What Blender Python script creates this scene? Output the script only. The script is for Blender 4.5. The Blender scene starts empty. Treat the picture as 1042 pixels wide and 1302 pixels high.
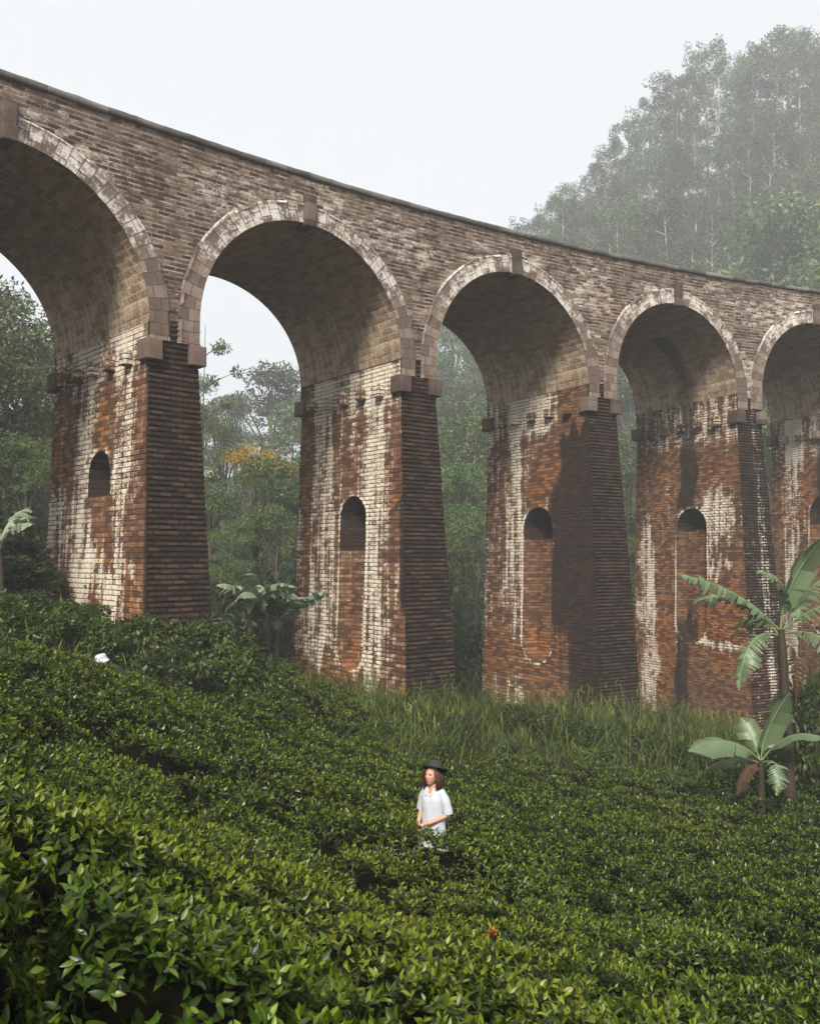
import bpy, bmesh, math, random
import numpy as np
from mathutils import Vector, Matrix

R = np.random.default_rng(7)
random.seed(7)
C = bpy.context.scene.collection
sc = bpy.context.scene
rad = math.radians

# ------------------------------------------------------------------ camera model
FPX, PIT = 1121.96, 0.0524          # focal length in pixels of a 1042 x 1302 frame, upward pitch
def at(px, py, Y):
    """world point on the ray of frame pixel (px, py) at ground distance Y in front of the eye"""
    c, s = math.cos(PIT), math.sin(PIT)
    rx, ru = (px - 521.0) / FPX, (651.0 - py) / FPX
    dy, dz = c - ru * s, s + ru * c
    k = Y / dy
    return np.array([rx * k, Y, dz * k])

# ------------------------------------------------------------------ object helpers
def tag(o, label=None, cat=None, group=None, kind=None):
    if label: o['label'] = label
    if cat: o['category'] = cat
    if group: o['group'] = group
    if kind: o['kind'] = kind
    return o

def empty(name, loc, rz=0.0):
    o = bpy.data.objects.new(name, None)
    C.objects.link(o); o.location = [float(v) for v in loc]; o.rotation_euler = (0, 0, rz)
    o.empty_display_size = .2
    return o

def make_mesh(name, V, F, mats, uv=None, cols=None, smooth=False, mi=None):
    """V (n,3), F list of arrays (m,k); uv per vertex; cols {attr: per-vertex rgb}"""
    me = bpy.data.meshes.new(name)
    V = np.asarray(V, dtype=np.float32)
    if not isinstance(F, list): F = [F]
    F = [np.asarray(f, dtype=np.int32) for f in F if len(f)]
    nl = sum(f.size for f in F); nf = sum(len(f) for f in F)
    loops = np.concatenate([f.ravel() for f in F])
    tot = np.concatenate([np.full(len(f), f.shape[1], np.int32) for f in F])
    start = np.concatenate([[0], np.cumsum(tot)[:-1]]).astype(np.int32)
    me.vertices.add(len(V)); me.vertices.foreach_set('co', V.ravel())
    me.loops.add(nl); me.loops.foreach_set('vertex_index', loops)
    me.polygons.add(nf); me.polygons.foreach_set('loop_start', start)
    me.polygons.foreach_set('loop_total', tot)
    if smooth: me.polygons.foreach_set('use_smooth', np.ones(nf, dtype=bool))
    if mi is not None: me.polygons.foreach_set('material_index', np.asarray(mi, dtype=np.int32))
    if uv is not None:
        l = me.uv_layers.new(name='UVMap')
        l.data.foreach_set('uv', np.asarray(uv, dtype=np.float32)[loops].ravel())
    if cols:
        for k, c in cols.items():
            a = me.color_attributes.new(k, 'FLOAT_COLOR', 'POINT')
            c4 = np.ones((len(V), 4), np.float32); c4[:, :3] = c
            a.data.foreach_set('color', c4.ravel())
    for m in (mats if isinstance(mats, (list, tuple)) else [mats]): me.materials.append(m)
    me.update(calc_edges=True)
    me.validate()
    return me

def link(name, me, parent=None, loc=None):
    o = bpy.data.objects.new(name, me); C.objects.link(o)
    if parent: o.parent = parent
    if loc is not None: o.location = [float(v) for v in loc]
    return o

def copy_tree(o, parent=None):
    c = o.copy(); C.objects.link(c); c.parent = parent
    for ch in list(o.children): copy_tree(ch, c)
    return c

class MB:
    """collects vertex and face blocks into one mesh"""
    def __init__(s): s.V = []; s.F = {}; s.n = 0; s.col = []; s.mi = {}
    def add(s, V, F, col=(1, 1, 1), mi=0):
        V = np.asarray(V, float); F = np.asarray(F, int)
        s.V.append(V)
        c = np.asarray(col, float)
        s.col.append(np.broadcast_to(c, (len(V), 3)) if c.ndim == 1 else c)
        k = F.shape[1]
        s.F.setdefault(k, []).append(F + s.n); s.mi.setdefault(k, []).append(np.full(len(F), mi))
        s.n += len(V)
    def mesh(s, name, mats, smooth=False, attr='tint'):
        F = [np.concatenate(s.F[k]) for k in s.F]; mi = np.concatenate([np.concatenate(s.mi[k]) for k in s.F])
        return make_mesh(name, np.concatenate(s.V), F, mats, cols={attr: np.concatenate(s.col)}, smooth=smooth, mi=mi)

def tube(mb, pts, radii, n=7, col=(1, 1, 1), mi=0):
    pts = np.asarray(pts, float); m = len(pts)
    t = np.gradient(pts, axis=0); t /= np.linalg.norm(t, axis=1)[:, None] + 1e-9
    ref = np.array([0, 0, 1.]) if abs(t[:, 2]).mean() < .8 else np.array([1., 0, 0])
    a = np.cross(t, ref); a /= np.linalg.norm(a, axis=1)[:, None] + 1e-9
    b = np.cross(t, a)
    th = np.linspace(0, 2 * np.pi, n, endpoint=False)
    V = pts[:, None] + np.asarray(radii)[:, None, None] * (np.cos(th)[None, :, None] * a[:, None] + np.sin(th)[None, :, None] * b[:, None])
    V = V.reshape(-1, 3)
    i = np.arange(m - 1)[:, None] * n; j = np.arange(n)[None]; k = (j + 1) % n
    F = np.stack([i + j, i + k, i + n + k, i + n + j], -1).reshape(-1, 4)
    mb.add(V, F, col, mi)

def bez(a, b, c, n):
    s = np.linspace(0, 1, n)[:, None]
    return (1 - s) ** 2 * np.asarray(a) + 2 * s * (1 - s) * np.asarray(b) + s ** 2 * np.asarray(c)

# ------------------------------------------------------------------ material helpers
def new_mat(name):
    m = bpy.data.materials.new(name); m.use_nodes = True
    nt = m.node_tree; nt.nodes.clear()
    out = nt.nodes.new('ShaderNodeOutputMaterial')
    return m, nt, out
class NB:
    def __init__(s, nt): s.nt = nt
    def n(s, t, **kw):
        x = s.nt.nodes.new(t)
        for k, v in kw.items(): setattr(x, k, v)
        return x
    def l(s, a, b): s.nt.links.new(a, b)
    def setin(s, sock, v):
        if hasattr(v, 'is_linked') or isinstance(v, bpy.types.NodeSocket): s.l(v, sock)
        else: sock.default_value = v
    def math(s, op, a, b=0.5, clamp=False):
        x = s.n('ShaderNodeMath', operation=op, use_clamp=clamp)
        s.setin(x.inputs[0], a); s.setin(x.inputs[1], b); return x.outputs[0]
    def madd(s, a, m, c):
        x = s.n('ShaderNodeMath', operation='MULTIPLY_ADD'); s.setin(x.inputs[0], a); s.setin(x.inputs[1], m); s.setin(x.inputs[2], c); return x.outputs[0]
    def mix(s, f, a, b, mode='MIX'):
        x = s.n('ShaderNodeMix', data_type='RGBA', blend_type=mode)
        s.setin(x.inputs[0], f); s.setin(x.inputs[6], a); s.setin(x.inputs[7], b); return x.outputs[2]
    def smooth(s, v, a, b):
        x = s.n('ShaderNodeMapRange', interpolation_type='SMOOTHSTEP')
        s.setin(x.inputs[0], v); x.inputs[1].default_value = a; x.inputs[2].default_value = b
        return x.outputs[0]
    def noise(s, vec, scale, detail=4, rough=.6):
        x = s.n('ShaderNodeTexNoise'); x.inputs['Scale'].default_value = scale
        x.inputs['Detail'].default_value = detail; x.inputs['Roughness'].default_value = rough
        if vec is not None: s.l(vec, x.inputs['Vector'])
        return x.outputs[0]
    def mapping(s, vec, scale=(1, 1, 1), loc=(0, 0, 0)):
        x = s.n('ShaderNodeMapping'); x.inputs['Scale'].default_value = scale; x.inputs['Location'].default_value = loc
        s.l(vec, x.inputs[0]); return x.outputs[0]
    def sep(s, c):
        x = s.n('ShaderNodeSeparateColor'); s.l(c, x.inputs[0]); return x.outputs
def rgba(c): return (c[0], c[1], c[2], 1.0)

def simple_mat(name, col, rough=.7, var=.15, scale=6, spec=.3, bump=0.0):
    m, nt, out = new_mat(name); b = NB(nt)
    tc = b.n('ShaderNodeTexCoord')
    nz = b.noise(tc.outputs['Object'], scale)
    f = b.math('MULTIPLY_ADD', nz, 2 * var); f.node.inputs[2].default_value = 1 - var
    hsv = b.n('ShaderNodeHueSaturation'); hsv.inputs['Color'].default_value = rgba(col); b.l(f, hsv.inputs['Value'])
    p = b.n('ShaderNodeBsdfPrincipled'); b.l(hsv.outputs[0], p.inputs['Base Color'])
    p.inputs['Roughness'].default_value = rough; p.inputs['Specular IOR Level'].default_value = spec
    if bump:
        bp = b.n('ShaderNodeBump'); bp.inputs['Strength'].default_value = bump; bp.inputs['Distance'].default_value = .02
        b.l(nz, bp.inputs['Height']); b.l(bp.outputs[0], p.inputs['Normal'])
    b.l(p.outputs[0], out.inputs[0]); return m

def leaf_mat(name, col, rough=.45, spec=.4, trans=.3, attr='tint', objvar=.0, huevar=.02):
    """foliage: base colour times the per-leaf tint attribute, some light through the leaf"""
    m, nt, out = new_mat(name); b = NB(nt)
    a = b.n('ShaderNodeAttribute', attribute_name=attr)
    c = b.mix(1.0, rgba(col), a.outputs['Color'], 'MULTIPLY')
    if objvar:
        oi = b.n('ShaderNodeObjectInfo')
        h = b.n('ShaderNodeHueSaturation')
        v = b.math('MULTIPLY_ADD', oi.outputs['Random'], 2 * objvar); v.node.inputs[2].default_value = 1 - objvar
        hh = b.math('MULTIPLY_ADD', oi.outputs['Random'], 2 * huevar); hh.node.inputs[2].default_value = .5 - huevar
        b.l(v, h.inputs['Value']); b.l(hh, h.inputs['Hue']); b.l(c, h.inputs['Color']); c = h.outputs[0]
    p = b.n('ShaderNodeBsdfPrincipled'); b.l(c, p.inputs['Base Color'])
    p.inputs['Roughness'].default_value = rough; p.inputs['Specular IOR Level'].default_value = spec
    if trans:
        t = b.n('ShaderNodeBsdfTranslucent'); b.l(c, t.inputs[0])
        mx = b.n('ShaderNodeMixShader'); mx.inputs[0].default_value = trans
        b.l(p.outputs[0], mx.inputs[1]); b.l(t.outputs[0], mx.inputs[2]); b.l(mx.outputs[0], out.inputs[0])
    else: b.l(p.outputs[0], out.inputs[0])
    return m

def stone_mat(name, h, L, base1, base2, orange, lime, black, mortar_mul=.35, mortar_col=None, msize=.014, lime_bias=0., streak=(2.6, .2), bumpd=.03, radial=False, VJ=.45):
    """coursed block masonry in metre UVs; 'stain' attribute: r lime wash, g black algae and painted shade in the niches, b rust"""
    m, nt, out = new_mat(name); b = NB(nt)
    uv = b.n('ShaderNodeUVMap', uv_map='UVMap').outputs[0]
    # ragged courses: wobble the lookup a little
    wob = b.n('ShaderNodeTexNoise'); wob.inputs['Scale'].default_value = 3.0; wob.inputs['Detail'].default_value = 3
    b.l(uv, wob.inputs['Vector'])
    wv = b.n('ShaderNodeVectorMath', operation='MULTIPLY_ADD'); b.l(wob.outputs['Color'], wv.inputs[0])
    wv.inputs[1].default_value = (.05, .035, 0); b.l(uv, wv.inputs[2])
    sh = b.n('ShaderNodeVectorMath', operation='SUBTRACT'); b.l(wv.outputs[0], sh.inputs[0]); sh.inputs[1].default_value = (.025, .0175, 0)
    bt = b.n('ShaderNodeTexBrick'); b.l(sh.outputs[0], bt.inputs['Vector'])
    bt.offset = .5; bt.offset_frequency = 2; bt.squash = 1
    for k, v in (('Scale', 1.), ('Mortar Size', msize), ('Mortar Smooth', .4), ('Bias', 0.), ('Brick Width', L), ('Row Height', h)):
        bt.inputs[k].default_value = v
    bt.inputs['Color1'].default_value = (0, 0, 0, 1); bt.inputs['Color2'].default_value = (1, 1, 1, 1); bt.inputs['Mortar'].default_value = (.5, .5, .5, 1)
    rnd = b.sep(bt.outputs['Color'])[0]; vj = bt.outputs['Fac']
    sx = b.n('ShaderNodeSeparateXYZ'); b.l(sh.outputs[0], sx.inputs[0])
    fr = b.math('FRACT', b.math('DIVIDE', sx.outputs[1], h)); g1_ = max(.08, msize * 1.5 / h)
    rowj = b.math('MAXIMUM', b.math('SUBTRACT', 1.0, b.smooth(fr, g1_ * .4, g1_ * 2.2)), b.smooth(fr, 1 - g1_ * .5, 1.0))
    patch = b.smooth(b.noise(b.mapping(uv, (1.3, 1.3, 1), (3, 9, 0)), 1., 3), .30, .62)
    mort = b.math('MAXIMUM', b.math('MULTIPLY', rowj, b.madd(patch, .65, .35)), b.math('MULTIPLY', vj, VJ)) if not radial else vj
    st = b.sep(b.n('ShaderNodeAttribute', attribute_name='stain').outputs['Color'])
    n_low = b.noise(uv, .7, 3, .55); n_fine = b.noise(uv, 9., 5, .7); n_grit = b.noise(b.mapping(uv, (7., 16., 1)), 1., 3, .6); n_mid = b.noise(b.mapping(uv, loc=(31, 7, 0)), 2.6, 4, .65)
    s1 = b.noise(b.mapping(uv, (streak[0], streak[1], 1)), 1., 6, .65)
    s2 = b.noise(b.mapping(uv, (streak[0] * 1.9, streak[1] * 1.2, 1), (17, 3, 0)), 1., 6, .7)
    s3 = b.noise(b.mapping(uv, (streak[0] * .8, streak[1] * .8, 1), (5, 43, 0)), 1., 5, .65)
    col = b.mix(b.smooth(b.math('ADD', b.math('MULTIPLY', rnd, .5), b.math('MULTIPLY', n_mid, .6)), .3, .85), rgba(base1), rgba(base2))
    om = b.smooth(b.math('ADD', b.math('ADD', b.math('MULTIPLY', n_low, .5), b.math('MULTIPLY', n_mid, .4)), b.math('ADD', b.math('MULTIPLY', rnd, .14), b.math('ADD', st[2], b.math('MULTIPLY', b.math('SUBTRACT', n_grit, .5), .35)))), .66, .95)
    col = b.mix(om, col, b.mix(b.smooth(b.math('ADD', b.math('MULTIPLY', n_fine, .6), b.math('MULTIPLY', rnd, .4)), .25, .8), rgba(tuple(v * .30 for v in orange)), rgba(tuple(v * 1.25 for v in orange))))
    lv = b.math('ADD', b.math('ADD', b.math('MULTIPLY', s1, .60), b.math('MULTIPLY', s2, .60)), b.math('ADD', b.math('MULTIPLY', rnd, .12), b.math('ADD', b.math('MULTIPLY', n_fine, .40), b.math('MULTIPLY', n_grit, .35))))
    lv = b.math('ADD', lv, b.math('ADD', st[0], lime_bias))
    lm = b.smooth(lv, 1.17, 1.36)
    lm = b.math('MULTIPLY', lm, b.math('SUBTRACT', 1.0, b.math('MULTIPLY', mort, .75 if mortar_col is None else .2)))
    col = b.mix(b.math('MULTIPLY', lm, .93), col, b.mix(n_mid, rgba(tuple(v * .72 for v in lime)), rgba(tuple(min(.85, v * 1.2) for v in lime))))
    bv = b.math('ADD', b.math('ADD', b.math('MULTIPLY', s3, .6), b.math('MULTIPLY', n_mid, .3)), b.math('ADD', st[1], b.math('MULTIPLY', n_fine, .2)))
    bm = b.smooth(bv, .75, 1.08)
    col = b.mix(b.math('MULTIPLY', bm, b.madd(n_grit, .5, .60)), col, b.mix(n_fine, rgba(black), rgba(tuple(v * 1.8 for v in black))))
    fl = b.smooth(b.math('ADD', b.math('ADD', b.math('MULTIPLY', s2, .8), b.math('MULTIPLY', n_grit, .7)), b.math('MULTIPLY', st[0], .4)), .93, 1.03)      # white flecks that show even on the black
    col = b.mix(b.math('MULTIPLY', fl, .75), col, rgba(lime))
    if mortar_col is None:
        col = b.mix(mort, col, b.mix(1.0, col, (mortar_mul,) * 3 + (1,), 'MULTIPLY'))  # joints darkened, with the shadow under each course put into the colour
    else:
        mm = b.math('MULTIPLY', mort, b.math('MULTIPLY', b.smooth(b.math('ADD', n_mid, b.math('MULTIPLY', n_low, .6)), .6, 1.0), .8))
        col = b.mix(mm, col, rgba(mortar_col))
    p = b.n('ShaderNodeBsdfPrincipled'); b.l(col, p.inputs['Base Color'])
    p.inputs['Roughness'].default_value = .9; p.inputs['Specular IOR Level'].default_value = .15
    hgt = b.math('ADD', b.math('MULTIPLY', b.math('SUBTRACT', 1.0, mort), .8), b.math('ADD', b.math('MULTIPLY', n_fine, .5), b.math('MULTIPLY', rnd, .35)))
    bp = b.n('ShaderNodeBump'); bp.inputs['Strength'].default_value = .9; bp.inputs['Distance'].default_value = bumpd
    b.l(hgt, bp.inputs['Height']); b.l(bp.outputs[0], p.inputs['Normal'])
    b.l(p.outputs[0], out.inputs[0]); return m

# ------------------------------------------------------------------ viaduct
BX0, BY0, BA, BK, BW = -7.2543, 26.8725, .7447, -.0095, 7.21   # front face: start, heading, curvature; width
PW, ZD, ZC, ZS, GR = .846, 13.306, 11.487, 6.005, .0226          # pier half width, deck, crown, springing block, gradient
TP = {0: 0.0, 1: 9.892, 2: 19.867, 3: 29.402, 4: 39.011}
TP[-1] = -10.15; TP[-2] = -20.1; TP[-3] = -30.0; TP[5] = 48.7; TP[6] = 58.5
def M(t, d, z):
    h = BA + BK * t
    x = BX0 + (np.sin(h) - math.sin(BA)) / BK; y = BY0 - (np.cos(h) - math.cos(BA)) / BK
    return np.stack(np.broadcast_arrays(x - d * np.sin(h), y + d * np.cos(h), z), -1)
def tangent(t): h = BA + BK * t; return np.stack([np.cos(h), np.sin(h), 0 * h], -1)
def normal(t): h = BA + BK * t; return np.stack([-np.sin(h), np.cos(h), 0 * h], -1)

def snapped(lo, hi, step, g, mids=1, off=0.0):
    """grid lines either side of every block joint, plus lines between"""
    k = np.arange(math.floor((lo - off) / step), math.ceil((hi - off) / step) + 1) * step + off
    L = [k - g, k + g] + [k + step * (j + 1) / (mids + 1) for j in range(mids)]
    v = np.unique(np.round(np.concatenate(L + [np.array([lo, hi])]), 4))
    return v[(v >= lo - 1e-6) & (v <= hi + 1e-6)]
def hash2(a, b, s=0):
    x = np.sin(a * 127.1 + b * 311.7 + s * 74.7) * 43758.5453
    return x - np.floor(x)
def relief(U, V, L, h, amp, groove, g):
    """block relief: every block sits a little in or out, joints cut back"""
    row = np.floor(V / h); off = np.where(np.mod(row, 2) == 1, .5, 0.)
    col = np.floor(U / L + off)
    r = (hash2(row, col) - .5) * 2 * amp
    fu = (U / L + off - col) * L; fv = V - row * h
    j = (np.minimum(fu, L - fu) < g * 1.05) | (np.minimum(fv, h - fv) < g * 1.05)
    return np.where(j, -groove, r)

def grid_mesh(name, us, vs, fn, mats, keep=None, smooth=False):
    """fn(U, V) -> pos, uv, stain"""
    U, V = np.meshgrid(us, vs, indexing='ij')
    P, uv, st = fn(U, V)
    nu, nv = U.shape; i = np.arange(nu * nv).reshape(nu, nv)
    F = np.stack([i[:-1, :-1], i[1:, :-1], i[1:, 1:], i[:-1, 1:]], -1).reshape(-1, 4)
    P = P.reshape(-1, 3)
    e = np.minimum(np.linalg.norm(P[F[:, 0]] - P[F[:, 1]], axis=1) + np.linalg.norm(P[F[:, 2]] - P[F[:, 3]], axis=1),
                   np.linalg.norm(P[F[:, 1]] - P[F[:, 2]], axis=1) + np.linalg.norm(P[F[:, 3]] - P[F[:, 0]], axis=1))
    ok = e > 1e-4
    if keep is not None: ok &= keep(U, V)[F].reshape(-1, 4).all(1) if False else keep(U, V).ravel()[F].all(1)
    F = F[ok]
    used = np.unique(F); rem = np.full(len(P), -1); rem[used] = np.arange(len(used))
    return P[used], rem[F], uv.reshape(-1, 2)[used], st.reshape(-1, 3)[used]

def sstep(x, a, b):
    t = np.clip((x - a) / (b - a), 0, 1); return t * t * (3 - 2 * t)
def vnoise(x, y, s=0):
    xi, yi = np.floor(x), np.floor(y); fx, fy = x - xi, y - yi
    fx = fx * fx * (3 - 2 * fx); fy = fy * fy * (3 - 2 * fy)
    a = hash2(xi, yi, s); b = hash2(xi + 1, yi, s); c = hash2(xi, yi + 1, s); d = hash2(xi + 1, yi + 1, s)
    return a + (b - a) * fx + (c - a) * fy + (a - b - c + d) * fx * fy
def blob(x, y, cx, cy, rx, ry):
    r = np.sqrt(((x - cx) / rx) ** 2 + ((y - cy) / ry) ** 2); return 1 - sstep(r, .55, 1.15)
def strip(x, c, w, soft=.25):
    return 1 - sstep(np.abs(x - c), w * .5, w * .5 + soft)

ORANGE, LIME, BLACK = (.255, .105, .036), (.72, .635, .51), (.008, .0065, .0058)
def mk_stone(tag_, h, L, **kw):
    a = dict(base1=(.075, .036, .020), base2=(.21, .108, .056), orange=ORANGE, lime=LIME, black=BLACK); a.update(kw)
    return stone_mat('stone_' + tag_, h, L, **a)
COURSE = {-2: (.165, .42), -1: (.165, .42), 0: (.165, .42), 1: (.16, .40), 2: (.15, .38), 3: (.14, .32), 4: (.14, .32), 5: (.14, .32)}
mat_reveal = {k: mk_stone('reveal', *COURSE[k]) for k in COURSE}
mat_front = {k: mk_stone('front', *COURSE[k], base1=(.021, .014, .010), base2=(.070, .041, .028), streak=(4.5, .5), mortar_mul=.12, msize=.022, bumpd=.045, VJ=.85) for k in COURSE}
mat_wall = mk_stone('spandrel', .15, .40, base1=(.045, .030, .022), base2=(.165, .112, .082), mortar_col=(.44, .39, .33), msize=.017, streak=(.9, 3.2), lime=(.48, .42, .35), bumpd=.02)
mat_soffit = mk_stone('soffit', .25, .62, radial=True, base1=(.20, .128, .076), base2=(.37, .255, .155), mortar_col=(.60, .50, .38), msize=.022, streak=(3.2, .3), lime=(.52, .43, .32))
mat_ring = mk_stone('ring', .36, .4, radial=True, base1=(.12, .085, .066), base2=(.24, .18, .145), lime=(.6, .55, .49), mortar_mul=.5, msize=.014, streak=(2.4, 2.0), lime_bias=.10)
mat_key = mk_stone('keystone', .6, 2.0, radial=True, base1=(.05, .037, .03), base2=(.14, .105, .085), msize=.004, streak=(7., 1.2), lime_bias=.0)
mat_corbel = mk_stone('corbel', 1.2, 2.0, radial=True, base1=(.06, .042, .034), base2=(.16, .115, .09), msize=.004, streak=(6., 1.5), lime_bias=.02)
mat_coping = mk_stone('coping', 1.1, .9, radial=True, base1=(.085, .078, .066), base2=(.19, .178, .152), orange=(.16, .13, .09), lime=(.36, .36, .34), msize=.008, streak=(2., 2.), lime_bias=-.05)
mat_ballast = simple_mat('ballast', (.17, .15, .13), .95, .4, 30)

def zbase(i): return {-2: -2.5, -1: -3.2, 0: -4.6, 1: -7.0, 2: -8.2, 3: -10.3, 4: -10.8, 5: -11.5}[i]
lb = lambda z, zs: np.maximum(0, zs - z) / 44.      # batter of the two reveals,
rb = lambda z, zs: np.maximum(0, zs - z) / 26.
fb = lambda z, zs: np.maximum(0, zs - z) / 16.      # of the front face
bb = lambda z, zs: np.maximum(0, zs - z) / 60.      # and of the back

# niches on the left-hand reveals: centre depth, half width, z bottom, z top, hole bottom, recess depth
NICHE = {0: (3.15, .80, None, 3.45, 2.05, .0), 1: (3.0, .86, -4.35, 2.42, .35, .50), 2: (3.3, .98, -4.75, 2.35, .95, .8),
         3: (3.05, 1.0, -4.3, 2.55, 1.5, .55), 4: (3.2, 1.05, -4.2, 3.6, 2.0, .8), -1: (3.1, .86, -1.5, 3.6, 1.6, .38)}

def stain_reveal(i, D, Z):
    D0, Z0 = D, Z                         # ragged, dripping outlines for every patch of stain
    f_ = fb(Z0, ZS)
    D = D0 + .55 * (vnoise(D0 * .9, Z0 * .7, 91 + i) - .5) + .30 * (vnoise(D0 * 3.1, Z0 * 1.1, 92 + i) - .5)
    D = np.where(D0 + f_ < .5, D0, D)
    Z = Z0 + 1.5 * (vnoise(D0 * 2.3, Z0 * .25, 93 + i) - .5) + 1.1 * (vnoise(D0 * 5.7, Z0 * .2, 94 + i) - .5)
    n = vnoise(D * .9, Z * .5, i + 3); n2 = vnoise(D * 2.1, Z * .35, i + 11)
    r = np.zeros_like(D); g = np.full_like(D, -.12); b = np.zeros_like(D)
    arris = np.exp(-np.maximum(0, D + fb(Z, ZS)) / .3)
    if i in (0, -1, -2):
        r += .14 + .16 * strip(D, 4.3, .8, .7) + .16 * blob(D, Z, 6.2, 1.2, 2.0, 1.6) + .20 * blob(D, Z, 3.2, -.6, 3.2, .8) + .16 * strip(D, 1.5, .6, .4) * sstep(Z, -1, 1) + .12 * blob(D, Z, 2, -2, 1.2, 1.5)
        b += .10 + .22 * blob(D, Z, 6.4, 3.4, 1.5, 1.8) + .2 * blob(D, Z, 1.8, -1.8, 2.6, 1.5) + .2 * blob(D, Z, 4.0, .1, 4, .35) + .25 * strip(D, 3.2, .5, .2) * sstep(Z, 3.2, 4)
        r -= .25 * blob(D, Z, 2., -3.2, 3, .9)
        g += .75 * arris + .1 * strip(D, .9, .3) * (Z > 3)
    elif i == 1:
        r += .19 + .14 * strip(D, 1.6, .9, .8) + .14 * strip(D, 5.4, 1.0, .8) - .16 * strip(D, 6.6, .6, .3) * sstep(Z, 0, 1)
        b += .03 + .28 * strip(D, 6.7, .5, .25) * (sstep(Z, -.8, 0)) + .18 * blob(D, Z, 3, -5, 4.5, 1.4) + .3 * blob(D, Z, 3.0, -4.0, .8, .9) + .22 * strip(D, .35, .45, .2) * sstep(Z, 1.2, 2) * (1 - sstep(Z, 3.8, 4.4)) + .10 * blob(D, Z, 3, -1.8, .9, 1.8)
        r -= .2 * blob(D, Z, 3.5, -5.3, 4.5, 1.) - .08 * blob(D, Z, 3.1, -1.4, 1., 2.0)
        g += .5 * arris * (1 - sstep(Z, 1.8, 2.6)) + .42 * np.exp(-np.maximum(0, D + fb(Z, ZS)) / .55) * blob(D, Z, -.2, .2, 1.3, 2.4) + .36 * strip(D, 3.4, .25, .15) * blob(D, Z, 3.4, 4.6, .5, 1.2) + .55 * blob(D, Z, 2.95, -5.2, .28, .9)
    elif i == 2:
        edge = 2.3 - (Z - 5.6) * .06 + .8 * (n - .5)
        edge = np.where(Z < -2.6, edge * .8, edge)
        dk = 1 - sstep(D, edge - .9, edge + .6)
        r += .20 + .12 * strip(D, 5.0, .8, .6) - .3 * dk - .12 * blob(D, Z, 4, -4.5, 4, 2.) - .22 * blob(D, Z, 3.3, 3.6, 1.5, 1.2)
        b += .06 + .28 * blob(D, Z, 2.7, 3.7, 1.9, 1.3) + .2 * blob(D, Z, 4, -4.6, 4, 2.) + .24 * strip(D, 6.8, .5, .2) * (1 - sstep(Z, -2, 0))
        g += .92 * dk * (1 - sstep(Z, 5.6, 6.8)) * (1 - .5 * (1 - sstep(Z, -3.6, -1.8)) * sstep(D, .6, 1.2)) + .2 * arris + .95 * blob(D0, Z0, 2.75, -1.6, .42, 2.9)
    elif i in (3, 5):
        ck = strip(D, 3.55 - .03 * Z + .2 * (n2 - .5), .85, .3)
        r += .13 + .22 * strip(D, 6.3, .8, .6) * (1 - sstep(Z, 0, 3)) + .2 * blob(D, Z, 1.2, 2.1, 1.3, 1.7) + .2 * blob(D, Z, 1.4, -.3, 1.2, .5) - .25 * blob(D, Z, 1, -2.6, 2.2, 1.5) + .24 * blob(D0, Z0 + .25 * (vnoise(D0 * 3, Z0) - .5), 1., -4.3, 1.8, .3)
        b += .12 + .26 * blob(D, Z, 1.1, -3.4, 2.4, 2.8) + .2 * blob(D, Z, 1.1, 4.3, 1.2, .9) + .2 * blob(D, Z, 5.6, -5, 2, 2.5) + .12 * strip(D, 5.1, .8, .5)
        r -= .2 * blob(D, Z, 2, -6.5, 4, 1.5)
        g += .62 * ck * sstep(Z, 2.2, 2.9) + .6 * ck * (1 - sstep(Z, -3.6, -2.8)) + .3 * strip(D, 3.9, .35, .15) * (1 - sstep(Z, 2.2, 2.6))
    else:
        r += .12 + .2 * strip(D, 5.6, .8, .6); b += .12 + .2 * blob(D, Z, 5, 3, 2, 2)
        g += .5 * strip(D, 3.2, 1.1, .3) + .4 * strip(D, 5.0, .3, .2) * (1 - sstep(Z, 3.5, 4.5)) + .4 * strip(D, 1.2, .6, .3)
    r += -.085 + .16 * (vnoise(D0 * 4.3, Z0 * .45, 95 + i) - .5); g += .26 * (vnoise(D0 * 3.7, Z0 * .22, 96 + i) - .5); b += .12 * (vnoise(D0 * 1.7, Z0 * 1.2, 97 + i) - .5)
    Z = Z0
    up = sstep(Z, 5.3, 6.2)              # above the corbels the wash is pale grey
    r = r + up * .14; b = b * (1 - .7 * up)
    return np.stack([r, g, b], -1)

def stain_front(i, T, Z):
    e = T + PW                            # metres from the left arris
    r = np.full_like(T, -.16); g = np.full_like(T, -.05); b = np.full_like(T, -.1)
    up = sstep(Z, 2.5, 6.5)
    if i <= 0: r += .14 * up - .05; g += .3 * np.exp(-np.maximum(0, e + .25) / .35) * (1 - up) + .12 * (1 - sstep(Z, -2, 2)); b += .16 * blob(e, Z, 1.2, -2.4, 1.0, 1.2)
    elif i == 1: r += .02 + .16 * up + .10 * (1 - sstep(Z, -3, 0)); g += .20 + .22 * np.exp(-np.maximum(0, e + .3) / .4) * (1 - up) - .2 * up; b += .12 * blob(e, Z, 1.2, 3.4, .8, 1)
    elif i == 2: r += -.06 + .08 * up; g += .28 + .22 * np.exp(-np.maximum(0, e + .4) / .3) * (1 - up) - .14 * up
    elif i == 3: r += .16 + .08 * (1 - sstep(Z, 0, 4)); g += .30 - .30 * (1 - sstep(Z, -2, 0)); b += .3 * (1 - sstep(Z, -3, -1)); r += .14 * strip(e, 1.2, .3, .2)
    else: r += .16; g += .2
    return np.stack([r, g, b], -1)

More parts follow.
